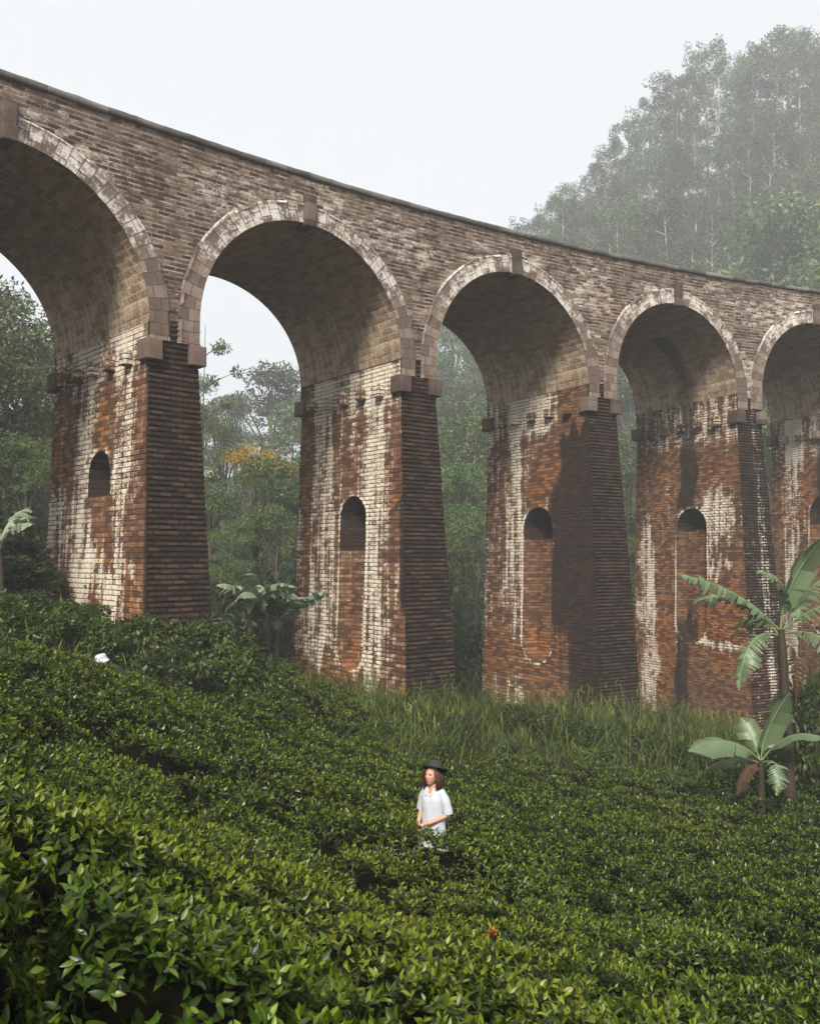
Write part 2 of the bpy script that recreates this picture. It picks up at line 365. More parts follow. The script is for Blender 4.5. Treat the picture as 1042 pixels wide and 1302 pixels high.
bridge = empty('viaduct', M(np.array(0.), np.array(0.), np.array(zbase(0))))
tag(bridge, 'tall curved viaduct of weathered brown stone with round arches and lime and rust streaks', 'viaduct')
BO = np.array(bridge.location)
def part(name, P, F, uv, st, mats, parent=bridge, smooth=False):
    o = link(name, make_mesh(name, P - BO, F, mats, uv=uv, cols={'stain': st}, smooth=smooth)); o.parent = parent; return o
def merged(blocks):
    n = 0; Ps, Fs, us, ss, mi = [], [], [], [], []
    for k, (P, F, u, s) in enumerate(blocks):
        Ps.append(P); Fs.append(F + n); us.append(u); ss.append(s); mi.append(np.full(len(F), k)); n += len(P)
    return np.concatenate(Ps), np.concatenate(Fs), np.concatenate(us), np.concatenate(ss), np.concatenate(mi)

def half(i): return (TP[i] - TP[i - 1]) / 2 - PW            # half opening of the arch left of pier i
def tmid(i): return (TP[i] + TP[i - 1]) / 2
def zspring(i): return ZC + GR * tmid(i) - half(i)

def stoneblock(t0, t1, d0, d1, z0, z1, bev=.035, jit=.012):
    """a rough-cut block with worn edges, in bridge coordinates"""
    bm = bmesh.new(); bmesh.ops.create_cube(bm, size=1)
    for v in bm.verts:
        v.co = Vector((t0 + (v.co.x + .5) * (t1 - t0), d0 + (v.co.y + .5) * (d1 - d0), z0 + (v.co.z + .5) * (z1 - z0))) + Vector([random.uniform(-jit, jit) for _ in range(3)])
    bmesh.ops.bevel(bm, geom=bm.edges[:] + bm.verts[:], offset=bev, segments=2, affect='EDGES', profile=.6)
    V = np.array([v.co[:] for v in bm.verts]); 
    bm.faces.ensure_lookup_table()
    quads = [[v.index for v in f.verts] for f in bm.faces]
    bm.free()
    P = M(V[:, 0], V[:, 1], V[:, 2])
    uv = np.stack([V[:, 0] + V[:, 1] * 1.01 + random.random() * 9, V[:, 2] + .3], -1)
    F3 = np.array([q for q in quads if len(q) == 3], int).reshape(-1, 3); F4 = np.array([q for q in quads if len(q) == 4], int).reshape(-1, 4)
    return P, [F3, F4], uv
def block_part(name, args, mat, parent, st=(0, 0, 0), **kw):
    P, F, uv = stoneblock(*args, **kw)
    o = link(name, make_mesh(name, P - BO, F, mat, uv=uv, cols={'stain': np.broadcast_to(np.array(st, float), (len(P), 3))})); o.parent = parent
    return o

for i in range(-2, 6):
    h, L = COURSE[i]; fine = i >= -1
    zs = ZS + GR * TP[i]; zb = zbase(i); tc = TP[i]; g = .011
    zt = zspring(i)
    ripple = lambda Z: relief(np.zeros_like(Z) + L * .25, Z, L, h, .012, .018, g)
    # left reveal, with its niche
    us = snapped(-1.3, BW + .6, L / 2, g, 1); vs = snapped(zb, zt, h, g, 1)
    nc = NICHE.get(i)
    if nc and i >= 0:
        us = np.unique(np.round(np.concatenate([us, np.arange(nc[0] - nc[1] - .12, nc[0] + nc[1] + .12, .035)]), 4))
        z0 = nc[2] if nc[2] is not None else nc[4]
        vs = np.unique(np.round(np.concatenate([vs, np.arange(z0 - .1, z0 + 1.1, .04), np.arange(nc[3] - 1.2, nc[3] + .1, .035)]), 4))
    def rev(U, V, side=-1, nc=nc, fine=True):
        f = fb(V, zs); f2 = bb(V, zs); er = ripple(V) if fine else 0 * V
        D = np.clip(U, -f, BW + f2)
        edge = (U <= -f) | (U >= BW + f2)
        dsp = np.where(edge, er, relief(U, V, L, h, .016, .022, g)) if fine else 0 * U
        dsp = np.where(V > zt - .06, 0, dsp)
        De = np.where(edge, D + np.sign(U - 2) * er, D)
        st = stain_reveal(i, D, V) if side < 0 else stain_reveal(i, D, V) * .6
        uo = 0 * U
        if nc and side < 0:
            cx, hw, z0, z1, zh, dep = nc
            if z0 is None: ins = (np.abs(D - cx) < hw) & (V > zh) & ((V < z1 - hw) | ((D - cx) ** 2 + (V - z1 + hw) ** 2 < hw * hw))
            else: ins = (np.abs(D - cx) < hw) & np.where(V > z1 - hw, (D - cx) ** 2 + (V - z1 + hw) ** 2 < hw * hw, np.where(V < z0 + hw, (D - cx) ** 2 + (V - z0 - hw) ** 2 < hw * hw, True))
            hole = ins & (V > zh) & (np.abs(D - cx) < hw * (.86 if z0 is not None else 1))
            dsp = np.where(ins, dsp - dep, dsp); dsp = np.where(hole, -1.55, dsp)
            zl = (z0 + hw) if z0 is not None else zh + .4
            ds = np.hypot(D - cx, np.maximum(np.maximum(0, V - z1 + hw), zl - V if z0 is not None else 0)) - hw
            rim = sstep(ds, .03, .07) * (1 - sstep(ds, .12, .25)) * (V > (z0 - .3 if z0 is not None else zh))
            inn = ((ds < 0) & ins) | (np.abs(ds) < .045) & (V > zh if z0 is None else True); uo = np.where(ins, dep, 0); kf = {1: .35, 3: .7}.get(i, 1.0); st[..., 0] -= .13 * kf * inn; st[..., 1] += .13 * kf * inn; st[..., 2] += .10 * kf * inn * (1 - sstep(V, -4, -2))  # recess darkened in colour for want of shadow, plus rust at its foot
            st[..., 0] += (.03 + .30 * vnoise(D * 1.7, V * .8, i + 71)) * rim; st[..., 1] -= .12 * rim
            dark = (ds < .045) & (V > zh - .04)  # hole and jambs coloured black to read as deep shade
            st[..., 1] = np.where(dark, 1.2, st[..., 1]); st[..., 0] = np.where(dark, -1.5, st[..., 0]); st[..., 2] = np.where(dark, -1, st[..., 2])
        T = tc + side * (PW + (lb(V, zs) if side < 0 else rb(V, zs)) + dsp)
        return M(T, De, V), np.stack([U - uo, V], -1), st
    b1 = grid_mesh('p', us, vs, rev, None)
    # front face
    uf = snapped(-PW - .6, PW + .9, L / 2, g, 1); vf = snapped(zb, zs + 1.25, h, g, 1)
    def fro(U, V, back=False):
        l = PW + lb(V, zs); l2 = PW + rb(V, zs); T = np.clip(U, -l, l2); er = ripple(V)
        edge = (U <= -l) | (U >= l2)
        dsp = np.where(edge, er, relief(U + .13, V, L, h, .022, .030, g))
        Te = np.where(edge, T + np.sign(U) * er, T)
        st = stain_front(i, T, V)
        D = -fb(V, zs) - dsp if not back else BW + bb(V, zs) + dsp
        return M(tc + Te, D, V), np.stack([U + .13, V], -1), st
    b2 = grid_mesh('p', uf, vf, fro, None)
    b3 = grid_mesh('p', uf, vf, lambda U, V: fro(U, V, True), None)
    vr = snapped(zb, zspring(i + 1) if i + 1 in TP else zt, h, g, 0)
    b4 = grid_mesh('p', snapped(-1.3, BW + .6, L / 2, g, 0), vr, lambda U, V: rev(U, V, 1, None), None)
    P, F, u, s, mi = merged([b1, b2, b3, b4])
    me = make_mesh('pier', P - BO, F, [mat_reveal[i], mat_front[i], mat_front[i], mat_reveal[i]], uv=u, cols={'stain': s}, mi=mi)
    pier = link('pier', me, bridge)
    if i == 0: pier['label'] = 'nearest rusty streaked pier with a dark ribbed front'
    if i == 3: pier['label'] = 'pier with a broad black stain running down into its niche'
    # impost blocks wrapping the four corners, and the row of small corbels on each reveal
    zk = zs
    for (a, b_) in ((-PW - .16, -PW + .36), (PW - .36, PW + .16)):
        block_part('impost_block', (tc + a, tc + b_, -.22, .45, zk - .02, zk + .62), mat_corbel, pier, st=(-.05, -.05 if i < 2 else .02, -.2))
        block_part('impost_block', (tc + a, tc + b_, BW - .45, BW + .32, zk - .02, zk + .62), mat_corbel, pier, st=(-.1, .1, -.3))
    for k in range(5):
        d = 1.25 + k * (BW - 2.3) / 4.
        ln = stain_reveal(i, np.array([d]), np.array([zk - .3]))[0]
        block_part('corbel', (tc - PW - .26, tc - PW + .1, d - .2, d + .2, zk - .02 + random.uniform(-.03, .05), zk + .42 + random.uniform(-.05, .05)), mat_reveal[i], pier, st=(ln[0] - .02, ln[1], ln[2]))
        if fine: block_part('corbel', (tc + PW - .1, tc + PW + .17, d - .2, d + .2, zk, zk + .42), mat_corbel, pier)

# arches: rough soffit barrels, ring stones and keystones
RT = .72
for i in range(-1, 6):
    r = half(i); tm = tmid(i); zp = zspring(i); n = 51
    step = math.pi * r / n
    def sof(U, V):
        th = V / r
        dsp = np.where((U < -.02) | (U > BW + .02), 0, relief(U, V, .62, step, .020, .025, .012))
        rr = r - dsp
        T = tm + rr * np.cos(th); Z = zp + rr * np.sin(th)
        w = np.minimum(V, math.pi * r - V) / r          # 0 at the springing
        nn = vnoise(U * 1.5, V * .4, i + 5)
        nb_ = vnoise(U * .45, V * .55, i + 31)
        low = 1 - sstep(w + .5 * (nn - .5), .35, .8)
        dsp = np.where((V < step) | (V > math.pi * r - step), np.minimum(dsp, 0) - .012, dsp); rr = r - dsp; T = tm + rr * np.cos(th); Z = zp + rr * np.sin(th)
        st = np.zeros(U.shape + (3,))
        st[..., 0] = -.10 + .30 * low - .06 * sstep(w, 1.0, 1.4) + .22 * (nb_ - .5) * sstep(w, .5, .8)
        st[..., 1] = -.12 + .40 * (nb_ - .45) + .22 * (vnoise(U * 2.6, V * .3, i + 61) - .5) + .08 * sstep(w, 1.15, 1.45) - .2 * low + .5 * np.exp(-np.maximum(0, U + .05) / .14) * sstep(w, .15, .4)
        st[..., 2] = -.16 + .1 * low
        if i == 3:
            ck = strip(U, 3.4 + .25 * (nn - .5), .9, .3) * (V < r * 1.0); st[..., 1] += .65 * ck; st[..., 0] -= .3 * ck
        if i == 0: st[..., 1] += .5 * strip(U, 4.6, .16, .1) * (w < .75) * (w > .12)
        return M(T, U, Z), np.stack([U, V], -1), st
    us = snapped(0, BW, .31, .012, 1); us = np.concatenate([[-.065], us, [BW + .065]])
    vs = snapped(0, math.pi * r, step, .012, 1)
    P, F, u, s = grid_mesh('s', us, vs, sof, None)
    part('soffit', P, F[:, ::-1], u, s, mat_soffit)
    # ring: arc plus the straight stilts down to the impost blocks; path length q, radial x
    zlo = {0: ZS + GR * TP[i - 1] + .64, 1: ZS + GR * TP[i] + .64}
    sl, sr = max(.05, zp - zlo[0]), max(.05, zp - zlo[1])
    la = math.pi * r
    def ring(U, V, back=False):
        # U along the path from the right foot (-sr) over the crown to the left foot (la + sl); V radial 0..RT
        th = np.clip(U / r, 0, math.pi)
        dn = np.where(U < 0, U, np.where(U > la, la - U, 0))
        wid = np.where(dn < 0, np.minimum(V, PW - .10), V)
        sq = np.clip((r + wid * 1.0) * np.abs(np.cos(th)), 0, r + PW - .09)      # neighbouring rings must not cross over a pier
        T = tm + np.sign(np.cos(th)) * sq
        Z = zp + (r + wid) * np.sin(th) + dn
        row = np.floor(U / .38)
        rag = RT - .13 * hash2(row, row * 0 + i, 4)                     # uneven back edge
        T = np.where((V > RT - .2) & (V < RT + .01), tm + np.sign(np.cos(th)) * np.clip((r + np.minimum(wid, rag)) * np.abs(np.cos(th)), 0, r + PW - .09), T)
        Z = np.where((V > RT - .2) & (V < RT + .01), zp + (r + np.minimum(wid, rag)) * np.sin(th) + dn, Z)
        rl = relief(V + .0, U, .44, .38, .016, .02, .012)
        d = -.055 - np.where((V < .02) | (V > RT - .03), 0, rl)
        d = np.where(V > RT + .01, .03, d)                                # returned edge
        if back: d = BW - d
        n1 = vnoise(U * 1.2, V * 2, i + 50)
        st = np.zeros(U.shape + (3,))
        top = sstep(Z, zp + 1.0, zp + r * .8)
        st[..., 0] = -.10 + .27 * top * (n1 * .6 + .6); st[..., 1] = -.18 + .08 * (1 - top); st[..., 2] = -.2 + .16 * (n1 > .6)
        return M(T, d, Z), np.stack([V, U], -1), st
    us = snapped(-sr, la + sl, .38, .012, 1); vs = np.array([0, .012, .2, .428, .452, .6, RT - .012, RT, RT + .02])
    a = grid_mesh('r', us, vs, ring, None); b = grid_mesh('r', us, vs, lambda U, V: ring(U, V, True), None)
    P, F, u, s, mi = merged([a, b])
    ro = part('arch_ring', P, F, u, s, mat_ring)
    ro.data.materials.clear(); ro.data.materials.append(mat_ring)
    block_part('keystone', (tm - .21, tm + .21, -.24, .5, zp + r - .12, zp + r + .98), mat_key, ro, bev=.03)

# spandrel walls, front and back: everything between the arch rings and the coping
def wall(back):
    tlo, thi = TP[-2] - PW, TP[5] + PW
    Ls, hs = .38, .17
    cols = [np.arange(tlo, thi, .16)]
    for i in range(-2, 6): cols += [[TP[i] - PW, TP[i] + PW], np.linspace(TP[i] - PW, TP[i] + PW, 9)]
    us = np.unique(np.round(np.concatenate(cols), 4)); us = us[np.concatenate([[True], np.diff(us) > .004])]
    vs = np.concatenate([np.arange(0, 5.4, .16), np.linspace(5.4, ZD - .05 - ZS, 14)])
    def fn(U, V):
        Z = ZS + GR * U + V
        d = np.zeros_like(U) if not back else np.full_like(U, BW)
        n = vnoise(U * .7, V * .9, 77); n2 = vnoise(U * .25, V * .4, 78)
        st = np.zeros(U.shape + (3,))
        hh = V
        st[..., 0] = .03 + .22 * (n - .45) + .10 * blob(hh * 0, hh, 0, 5.6, 1, 1.2)
        st[..., 1] = -.20 + .14 * sstep(hh, 5.6, 7.) + .1 * n2
        st[..., 2] = -.14 + .34 * blob(hh * 0, hh, 0, 4.2, 1, 1.9) * n2 + .1 * (1 - sstep(hh, 1, 3))
        # white runs down the haunch over the third pier
        w3 = strip(U, TP[3], 1.6, .4) * (1 - sstep(hh, 2.6, 3.6)); st[..., 0] += .18 * w3; st[..., 1] += .12 * w3
        return M(U, d, Z), np.stack([U, Z - GR * U], -1), st
    def keep(U, V):
        ok = np.ones(U.shape, bool)
        for i in range(-2, 6): ok &= ~((np.abs(U - TP[i]) < PW - .001) & (V + GR * (U - TP[i]) < 1.20))
        for i in range(-1, 6):
            r = half(i); dz = ZS + GR * U + V - zspring(i)
            ok &= ~((np.abs(U - tmid(i)) < r - .001) & (dz <= 0)) & ~((np.hypot(U - tmid(i), np.maximum(dz, 0)) < r + .16) & (dz > 0) & (np.hypot(U - tmid(i), dz) < r + .16))
        return ok
    P, F, u, s = grid_mesh('w', us, vs, fn, None, keep)
    return part('spandrel_wall', P, F if not back else F[:, ::-1], u, s, mat_wall)
wall(False); wall(True)

def sweep(name, prof, mat, t0, t1, step=.9, stain=(0, 0, 0), jit=.006):
    """a closed (d, z) outline carried along the deck"""
    ts = np.arange(t0, t1 + .01, step); prof = np.asarray(prof); m = len(prof)
    P = []; uv = []
    per = np.concatenate([[0], np.cumsum(np.linalg.norm(np.diff(prof, axis=0), axis=1))])
    for t in ts:
        j = R.normal(0, jit, (m, 2))
        P.append(M(np.full(m, t), prof[:, 0] + j[:, 0], prof[:, 1] + GR * t + j[:, 1])); uv.append(np.stack([np.full(m, t), per], -1))
    P = np.concatenate(P); uv = np.concatenate(uv); i = np.arange(len(ts) - 1)[:, None] * m; j = np.arange(m)[None]; k = (j + 1) % m
    F = np.stack([i + j, i + m + j, i + m + k, i + k], -1).reshape(-1, 4)
    return part(name, P, F, uv, np.broadcast_to(np.array(stain, float), (len(P), 3)), mat)
T0, T1 = TP[-2] - 24, TP[5] + 24
for s_ in (0, 1):
    f = lambda d: d if not s_ else BW - d
    sweep('coping', [(f(-.07), ZD - .20), (f(-.08), ZD - .01), (f(-.07), ZD), (f(.42), ZD), (f(.45), ZD - .02), (f(.44), ZD - .20)], mat_coping, T0, T1, stain=(0, 0, -.1), step=.45, jit=.009)
    sweep('parapet', [(f(.003), ZD - 1.3), (f(.003), ZD - .202), (f(.37), ZD - .202), (f(.37), ZD - 1.3)], mat_wall, T0, T1, jit=0)
sweep('track_bed', [(.38, ZD - 1.12), (.38, ZD - 1.0), (1.6, ZD - .85), (BW - 1.6, ZD - .85), (BW - .38, ZD - 1.0), (BW - .38, ZD - 1.12)], mat_ballast, T0, T1)
mat_rail = simple_mat('rail_steel', (.12, .08, .06), .5, .2, 4, .5)
for dd in (BW / 2 - .84, BW / 2 + .84):
    sweep('rail', [(dd - .035, ZD - .86), (dd - .035, ZD - .70), (dd + .035, ZD - .70), (dd + .035, ZD - .86)], mat_rail, T0, T1, 2.0, jit=0)
# solid abutment walls beyond the last arches
def abut(ta, tb):
    for back in (False, True):
        us = np.arange(ta, tb + .01, (tb - ta) / 30); vs = np.linspace(-14, ZD - .05, 40)
        def fn(U, V):
            st = np.zeros(U.shape + (3,)); st[..., 1] = -.1; st[..., 2] = .05
            return M(U, np.full_like(U, BW if back else 0.) , V + GR * U), np.stack([U, V], -1), st
        P, F, u, s = grid_mesh('a', us, vs, fn, None)
        part('abutment_wall', P, F[:, ::-1] if back else F, u, s, mat_wall)
abut(T0, TP[-2] - PW); abut(TP[5] + PW, T1)

# ------------------------------------------------------------------ terrain
TEA_H = .80
CT = []
for px, py, Y in [(0, 815, 13), (0, 900, 8.5), (0, 1000, 5), (0, 1200, 1.9), (300, 1290, 2.6), (521, 1295, 3.9), (800, 1295, 4.8), (1042, 1290, 5.6),
                  (550, 1078, 11), (270, 890, 19), (440, 885, 26), (450, 965, 18), (700, 968, 25), (900, 985, 24.5), (1042, 1008, 23), (1042, 1110, 13.5),
                  (800, 1110, 12), (200, 950, 11.5), (200, 1100, 4.6), (700, 1200, 7), (350, 1100, 8), (135, 850, 16), (-150, 800, 13), (1200, 1020, 22)]:
    p = at(px, py, Y); CT.append((p[0], p[1], p[2] - TEA_H))
for px, py, Y in [(70, 745, 33), (180, 812, 26.5), (285, 838, 27), (380, 890, 38), (510, 892, 33), (585, 892, 34), (610, 892, 45), (750, 898, 39), (805, 900, 40),
                  (870, 930, 44), (930, 938, 43), (1042, 965, 44), (330, 860, 47)]:
    p = at(px, py, Y); CT.append(tuple(p))
CT += [(-20, 33, .5), (-25, 45, 2), (-40, 30, 4), (-14, 52, -2.5), (10, 62, -6), (30, 70, -6), (0, 90, -3.5), (-22, 90, 3), (40, 100, 2), (50, 50, -9), (80, 60, -6), (30, 20, -9), (60, 10, -13),
       (20, 5, -7), (10, -6, -4.2), (0, -8, -1.1), (-10, 0, .6), (-12, 10, -.3), (-30, 5, 4), (-60, 10, 8), (0, -40, 2), (40, -40, -8), (-60, -40, 10), (-60, 60, 12)]
for px, Y, z in [(1000, 170, 30), (850, 170, 28), (700, 170, 25), (600, 170, 20), (450, 170, 15), (340, 150, 10), (340, 120, 3), (1100, 120, 8), (850, 120, 5), (600, 115, 1),
                 (1000, 235, 102), (850, 235, 92), (780, 235, 79), (700, 235, 63), (640, 235, 54), (560, 235, 42), (450, 235, 30), (340, 235, 20), (200, 235, 22), (0, 200, 30), (-250, 200, 45),
                 (1000, 205, 66), (850, 205, 60), (1200, 235, 108), (1200, 170, 34), (1000, 400, 110), (700, 400, 60), (340, 400, 24), (0, 400, 40), (1300, 400, 110), (-300, 400, 60)]:
    CT.append((at(px, 700, Y)[0], Y, z))
CT += [(-190, 30, 30), (-190, -60, 25), (190, 20, -8), (190, 100, 20), (190, -60, -16), (0, -75, 4)]
CT = np.array(CT)
def _k(d): return np.where(d > 1e-9, d * d * np.log(np.maximum(d, 1e-9)), 0.)
_X = CT[:, :2] / 40.
_n = len(CT)
_A = np.zeros((_n + 3, _n + 3)); _A[:_n, :_n] = _k(np.linalg.norm(_X[:, None] - _X[None], axis=2)) + np.eye(_n) * 2e-4
_A[:_n, _n] = 1; _A[:_n, _n + 1:] = _X; _A[_n, :_n] = 1; _A[_n + 1:, :_n] = _X.T
_W = np.linalg.solve(_A, np.concatenate([CT[:, 2], np.zeros(3)]))
def G(x, y):
    x = np.atleast_1d(np.asarray(x, float)); y = np.atleast_1d(np.asarray(y, float)); out = np.empty(x.size)
    q = np.stack([x.ravel(), y.ravel()], -1) / 40.
    for a in range(0, len(q), 20000):
        s = q[a:a + 20000]
        out[a:a + 20000] = _k(np.linalg.norm(s[:, None] - _X[None], axis=2)) @ _W[:_n] + _W[_n] + s @ _W[_n + 1:]
    return out.reshape(x.shape)
def g1(x, y): return float(G([x], [y])[0])

def ground_material():
    m, nt, out = new_mat('ground_soil'); b = NB(nt)
    tc = b.n('ShaderNodeTexCoord').outputs['Object']
    n1 = b.noise(tc, .35, 5); n2 = b.noise(tc, 6, 5, .7)
    c = b.mix(b.smooth(n1, .35, .65), rgba((.030, .022, .014)), rgba((.022, .035, .012)))
    c = b.mix(b.math('MULTIPLY', n2, .6), c, rgba((.05, .04, .022)))
    p = b.n('ShaderNodeBsdfPrincipled'); b.l(c, p.inputs['Base Color']); p.inputs['Roughness'].default_value = .95; p.inputs['Specular IOR Level'].default_value = .1
    bp = b.n('ShaderNodeBump'); bp.inputs['Distance'].default_value = .08; b.l(n2, bp.inputs['Height']); b.l(bp.outputs[0], p.inputs['Normal'])
    b.l(p.outputs[0], out.inputs[0]); return m
def spaced(a, b, c, n):
    s = np.linspace(-1, 1, n); v = np.sinh(s * 4.2) / math.sinh(4.2)
    return np.where(v < 0, c + v * (c - a), c + v * (b - c))
gx = spaced(-240, 240, 0, 240); gy = spaced(-90, 420, 14, 240)
GX, GY = np.meshgrid(gx, gy, indexing='ij'); GZ = G(GX, GY) + .05 * (vnoise(GX * 1.3, GY * 1.3) - .5)
ii = np.arange(GX.size).reshape(GX.shape)
gme = make_mesh('ground', np.stack([GX, GY, GZ], -1).reshape(-1, 3), np.stack([ii[:-1, :-1], ii[1:, :-1], ii[1:, 1:], ii[:-1, 1:]], -1).reshape(-1, 4), ground_material(), smooth=True)
tag(link('ground', gme), kind='structure')

# ------------------------------------------------------------------ leaves
def unit(v): return v / (np.linalg.norm(v, axis=-1, keepdims=True) + 1e-9)
def leaves(mb, pos, axis, up, length, width, segs, curl, fold, col, prof=None, mi=0):
    """folded, drooping leaf blades; one per row of pos"""
    N = len(pos)
    if N == 0: return
    axis = unit(axis); side = unit(np.cross(axis, up)); nrm = np.cross(side, axis)
    length = np.broadcast_to(length, (N,)); width = np.broadcast_to(width, (N,)); curl = np.broadcast_to(curl, (N,))
    if segs == 1:
        mid = pos + axis * (length * .45)[:, None]
        l = mid + side * (width * .5)[:, None] + nrm * (width * fold)[:, None]; r = mid - side * (width * .5)[:, None] + nrm * (width * fold)[:, None]
        tip = pos + axis * length[:, None] - nrm * (length * curl)[:, None]
        V = np.stack([pos, r, tip, l], 1).reshape(-1, 3); i = np.arange(N) * 4
        F = np.stack([i, i + 1, i + 2, i + 3], -1)
        mb.add(V, F, np.repeat(col, 4, 0), mi); return
    s = np.linspace(0, 1, segs + 1)
    w = prof(s) if prof is not None else np.sin(np.pi * np.clip(s, 0, 1) ** .8) ** .8
    w[0] = max(w[0], .06); w[-1] = .02
    c = pos[:, None] + axis[:, None] * (length[:, None] * s)[..., None] - nrm[:, None] * (length[:, None] * curl[:, None] * s ** 2)[..., None]
    off = side[:, None] * (width[:, None] * .5 * w)[..., None]; up_ = nrm[:, None] * (width[:, None] * fold * w)[..., None]
    V = np.stack([c + off + up_, c, c - off + up_], 2)          # N, S+1, 3, 3
    m = (segs + 1) * 3; V = V.reshape(-1, 3)
    base = (np.arange(N) * m)[:, None, None]; k = (np.arange(segs) * 3)[None, :, None]; j = np.arange(2)[None, None]
    a = base + k + j
    F = np.stack([a, a + 1, a + 4, a + 3], -1).reshape(-1, 4)
    mb.add(V, F, np.repeat(col, m, 0), mi)

# ------------------------------------------------------------------ the tea slope
def inpoly(x, y, poly):
    poly = np.asarray(poly); c = np.zeros(x.shape, bool); j = len(poly) - 1
    for i in range(len(poly)):
        a, b = poly[i], poly[j]
        hit = ((a[1] > y) != (b[1] > y)) & (x < (b[0] - a[0]) * (y - a[1]) / (b[1] - a[1] + 1e-12) + a[0]); c ^= hit; j = i
    return c
edge_px = [(-420, 790, 13.5), (-150, 798, 14), (0, 815, 14.5), (135, 850, 16.5), (270, 885, 20), (330, 890, 24.5), (430, 884, 27.5), (465, 900, 26), (470, 930, 22.5), (520, 955, 21.5), (600, 962, 23.5), (700, 968, 25.5), (900, 985, 25), (1042, 1008, 23.5), (1300, 1020, 22)]
TEA = [tuple(at(*e)[:2]) for e in edge_px] + [(18, 4), (3.2, 1.2), (.6, .5), (-.25, .75), (-2.2, .35), (-6, 0), (-14, 4)]
BS = 1.15                                                # bush spacing
def bushes(x, y):
    """distance to the two nearest bush centres of a jittered planting grid, and the nearest's id"""
    a = rad(24); u = (x * math.cos(a) + y * math.sin(a)) / (BS * 1.25); v = (-x * math.sin(a) + y * math.cos(a)) / BS
    ui, vi = np.floor(u), np.floor(v); d1 = np.full(x.shape, 9.); d2 = np.full(x.shape, 9.); idn = np.zeros(x.shape)
    for du in (-1, 0, 1):
        for dv in (-1, 0, 1):
            cu, cv = ui + du, vi + dv
            jx = cu + .5 + .66 * (hash2(cu, cv, 1) - .5); jy = cv + .5 + .66 * (hash2(cu, cv, 2) - .5)
            d = np.hypot((u - jx) * 1.25, v - jy)
            n = d < d1
            d2 = np.where(n, d1, np.minimum(d2, d)); idn = np.where(n, hash2(cu, cv, 3), idn); d1 = np.where(n, d, d1)
    return d1, d2, idn
def canopy(x, y):
    d1, d2, idn = bushes(x, y)
    gap = 1 - sstep(d2 - d1, .02, .34)                    # 1 in the slit between two bushes
    op = sstep(vnoise(x * .55, y * .55, 9), .30, .68)       # some slits have grown over
    h = TEA_H + .10 * (idn - .5) - .16 * np.minimum(d1, 1.) ** 2 - gap * (.10 + .50 * op)
    h += .10 * (vnoise(x * .9, y * .9, 21) - .5) + .08 * (vnoise(x * 3.1, y * 3.1, 22) - .5)
    hb = blob(x, y, WOMAN[0], WOMAN[1] - .40, 1.5, 1.0); h = h * (1 - hb) + (TEA_H + .25 + .05 * (vnoise(x * 4, y * 4) - .5)) * hb; gap = gap * (1 - hb)
    h -= .55 * blob(x, y, -.75, 1.85, .95, 1.10)                # a hollow right in front of the viewer
    return h, idn, gap * (.3 + .7 * op)

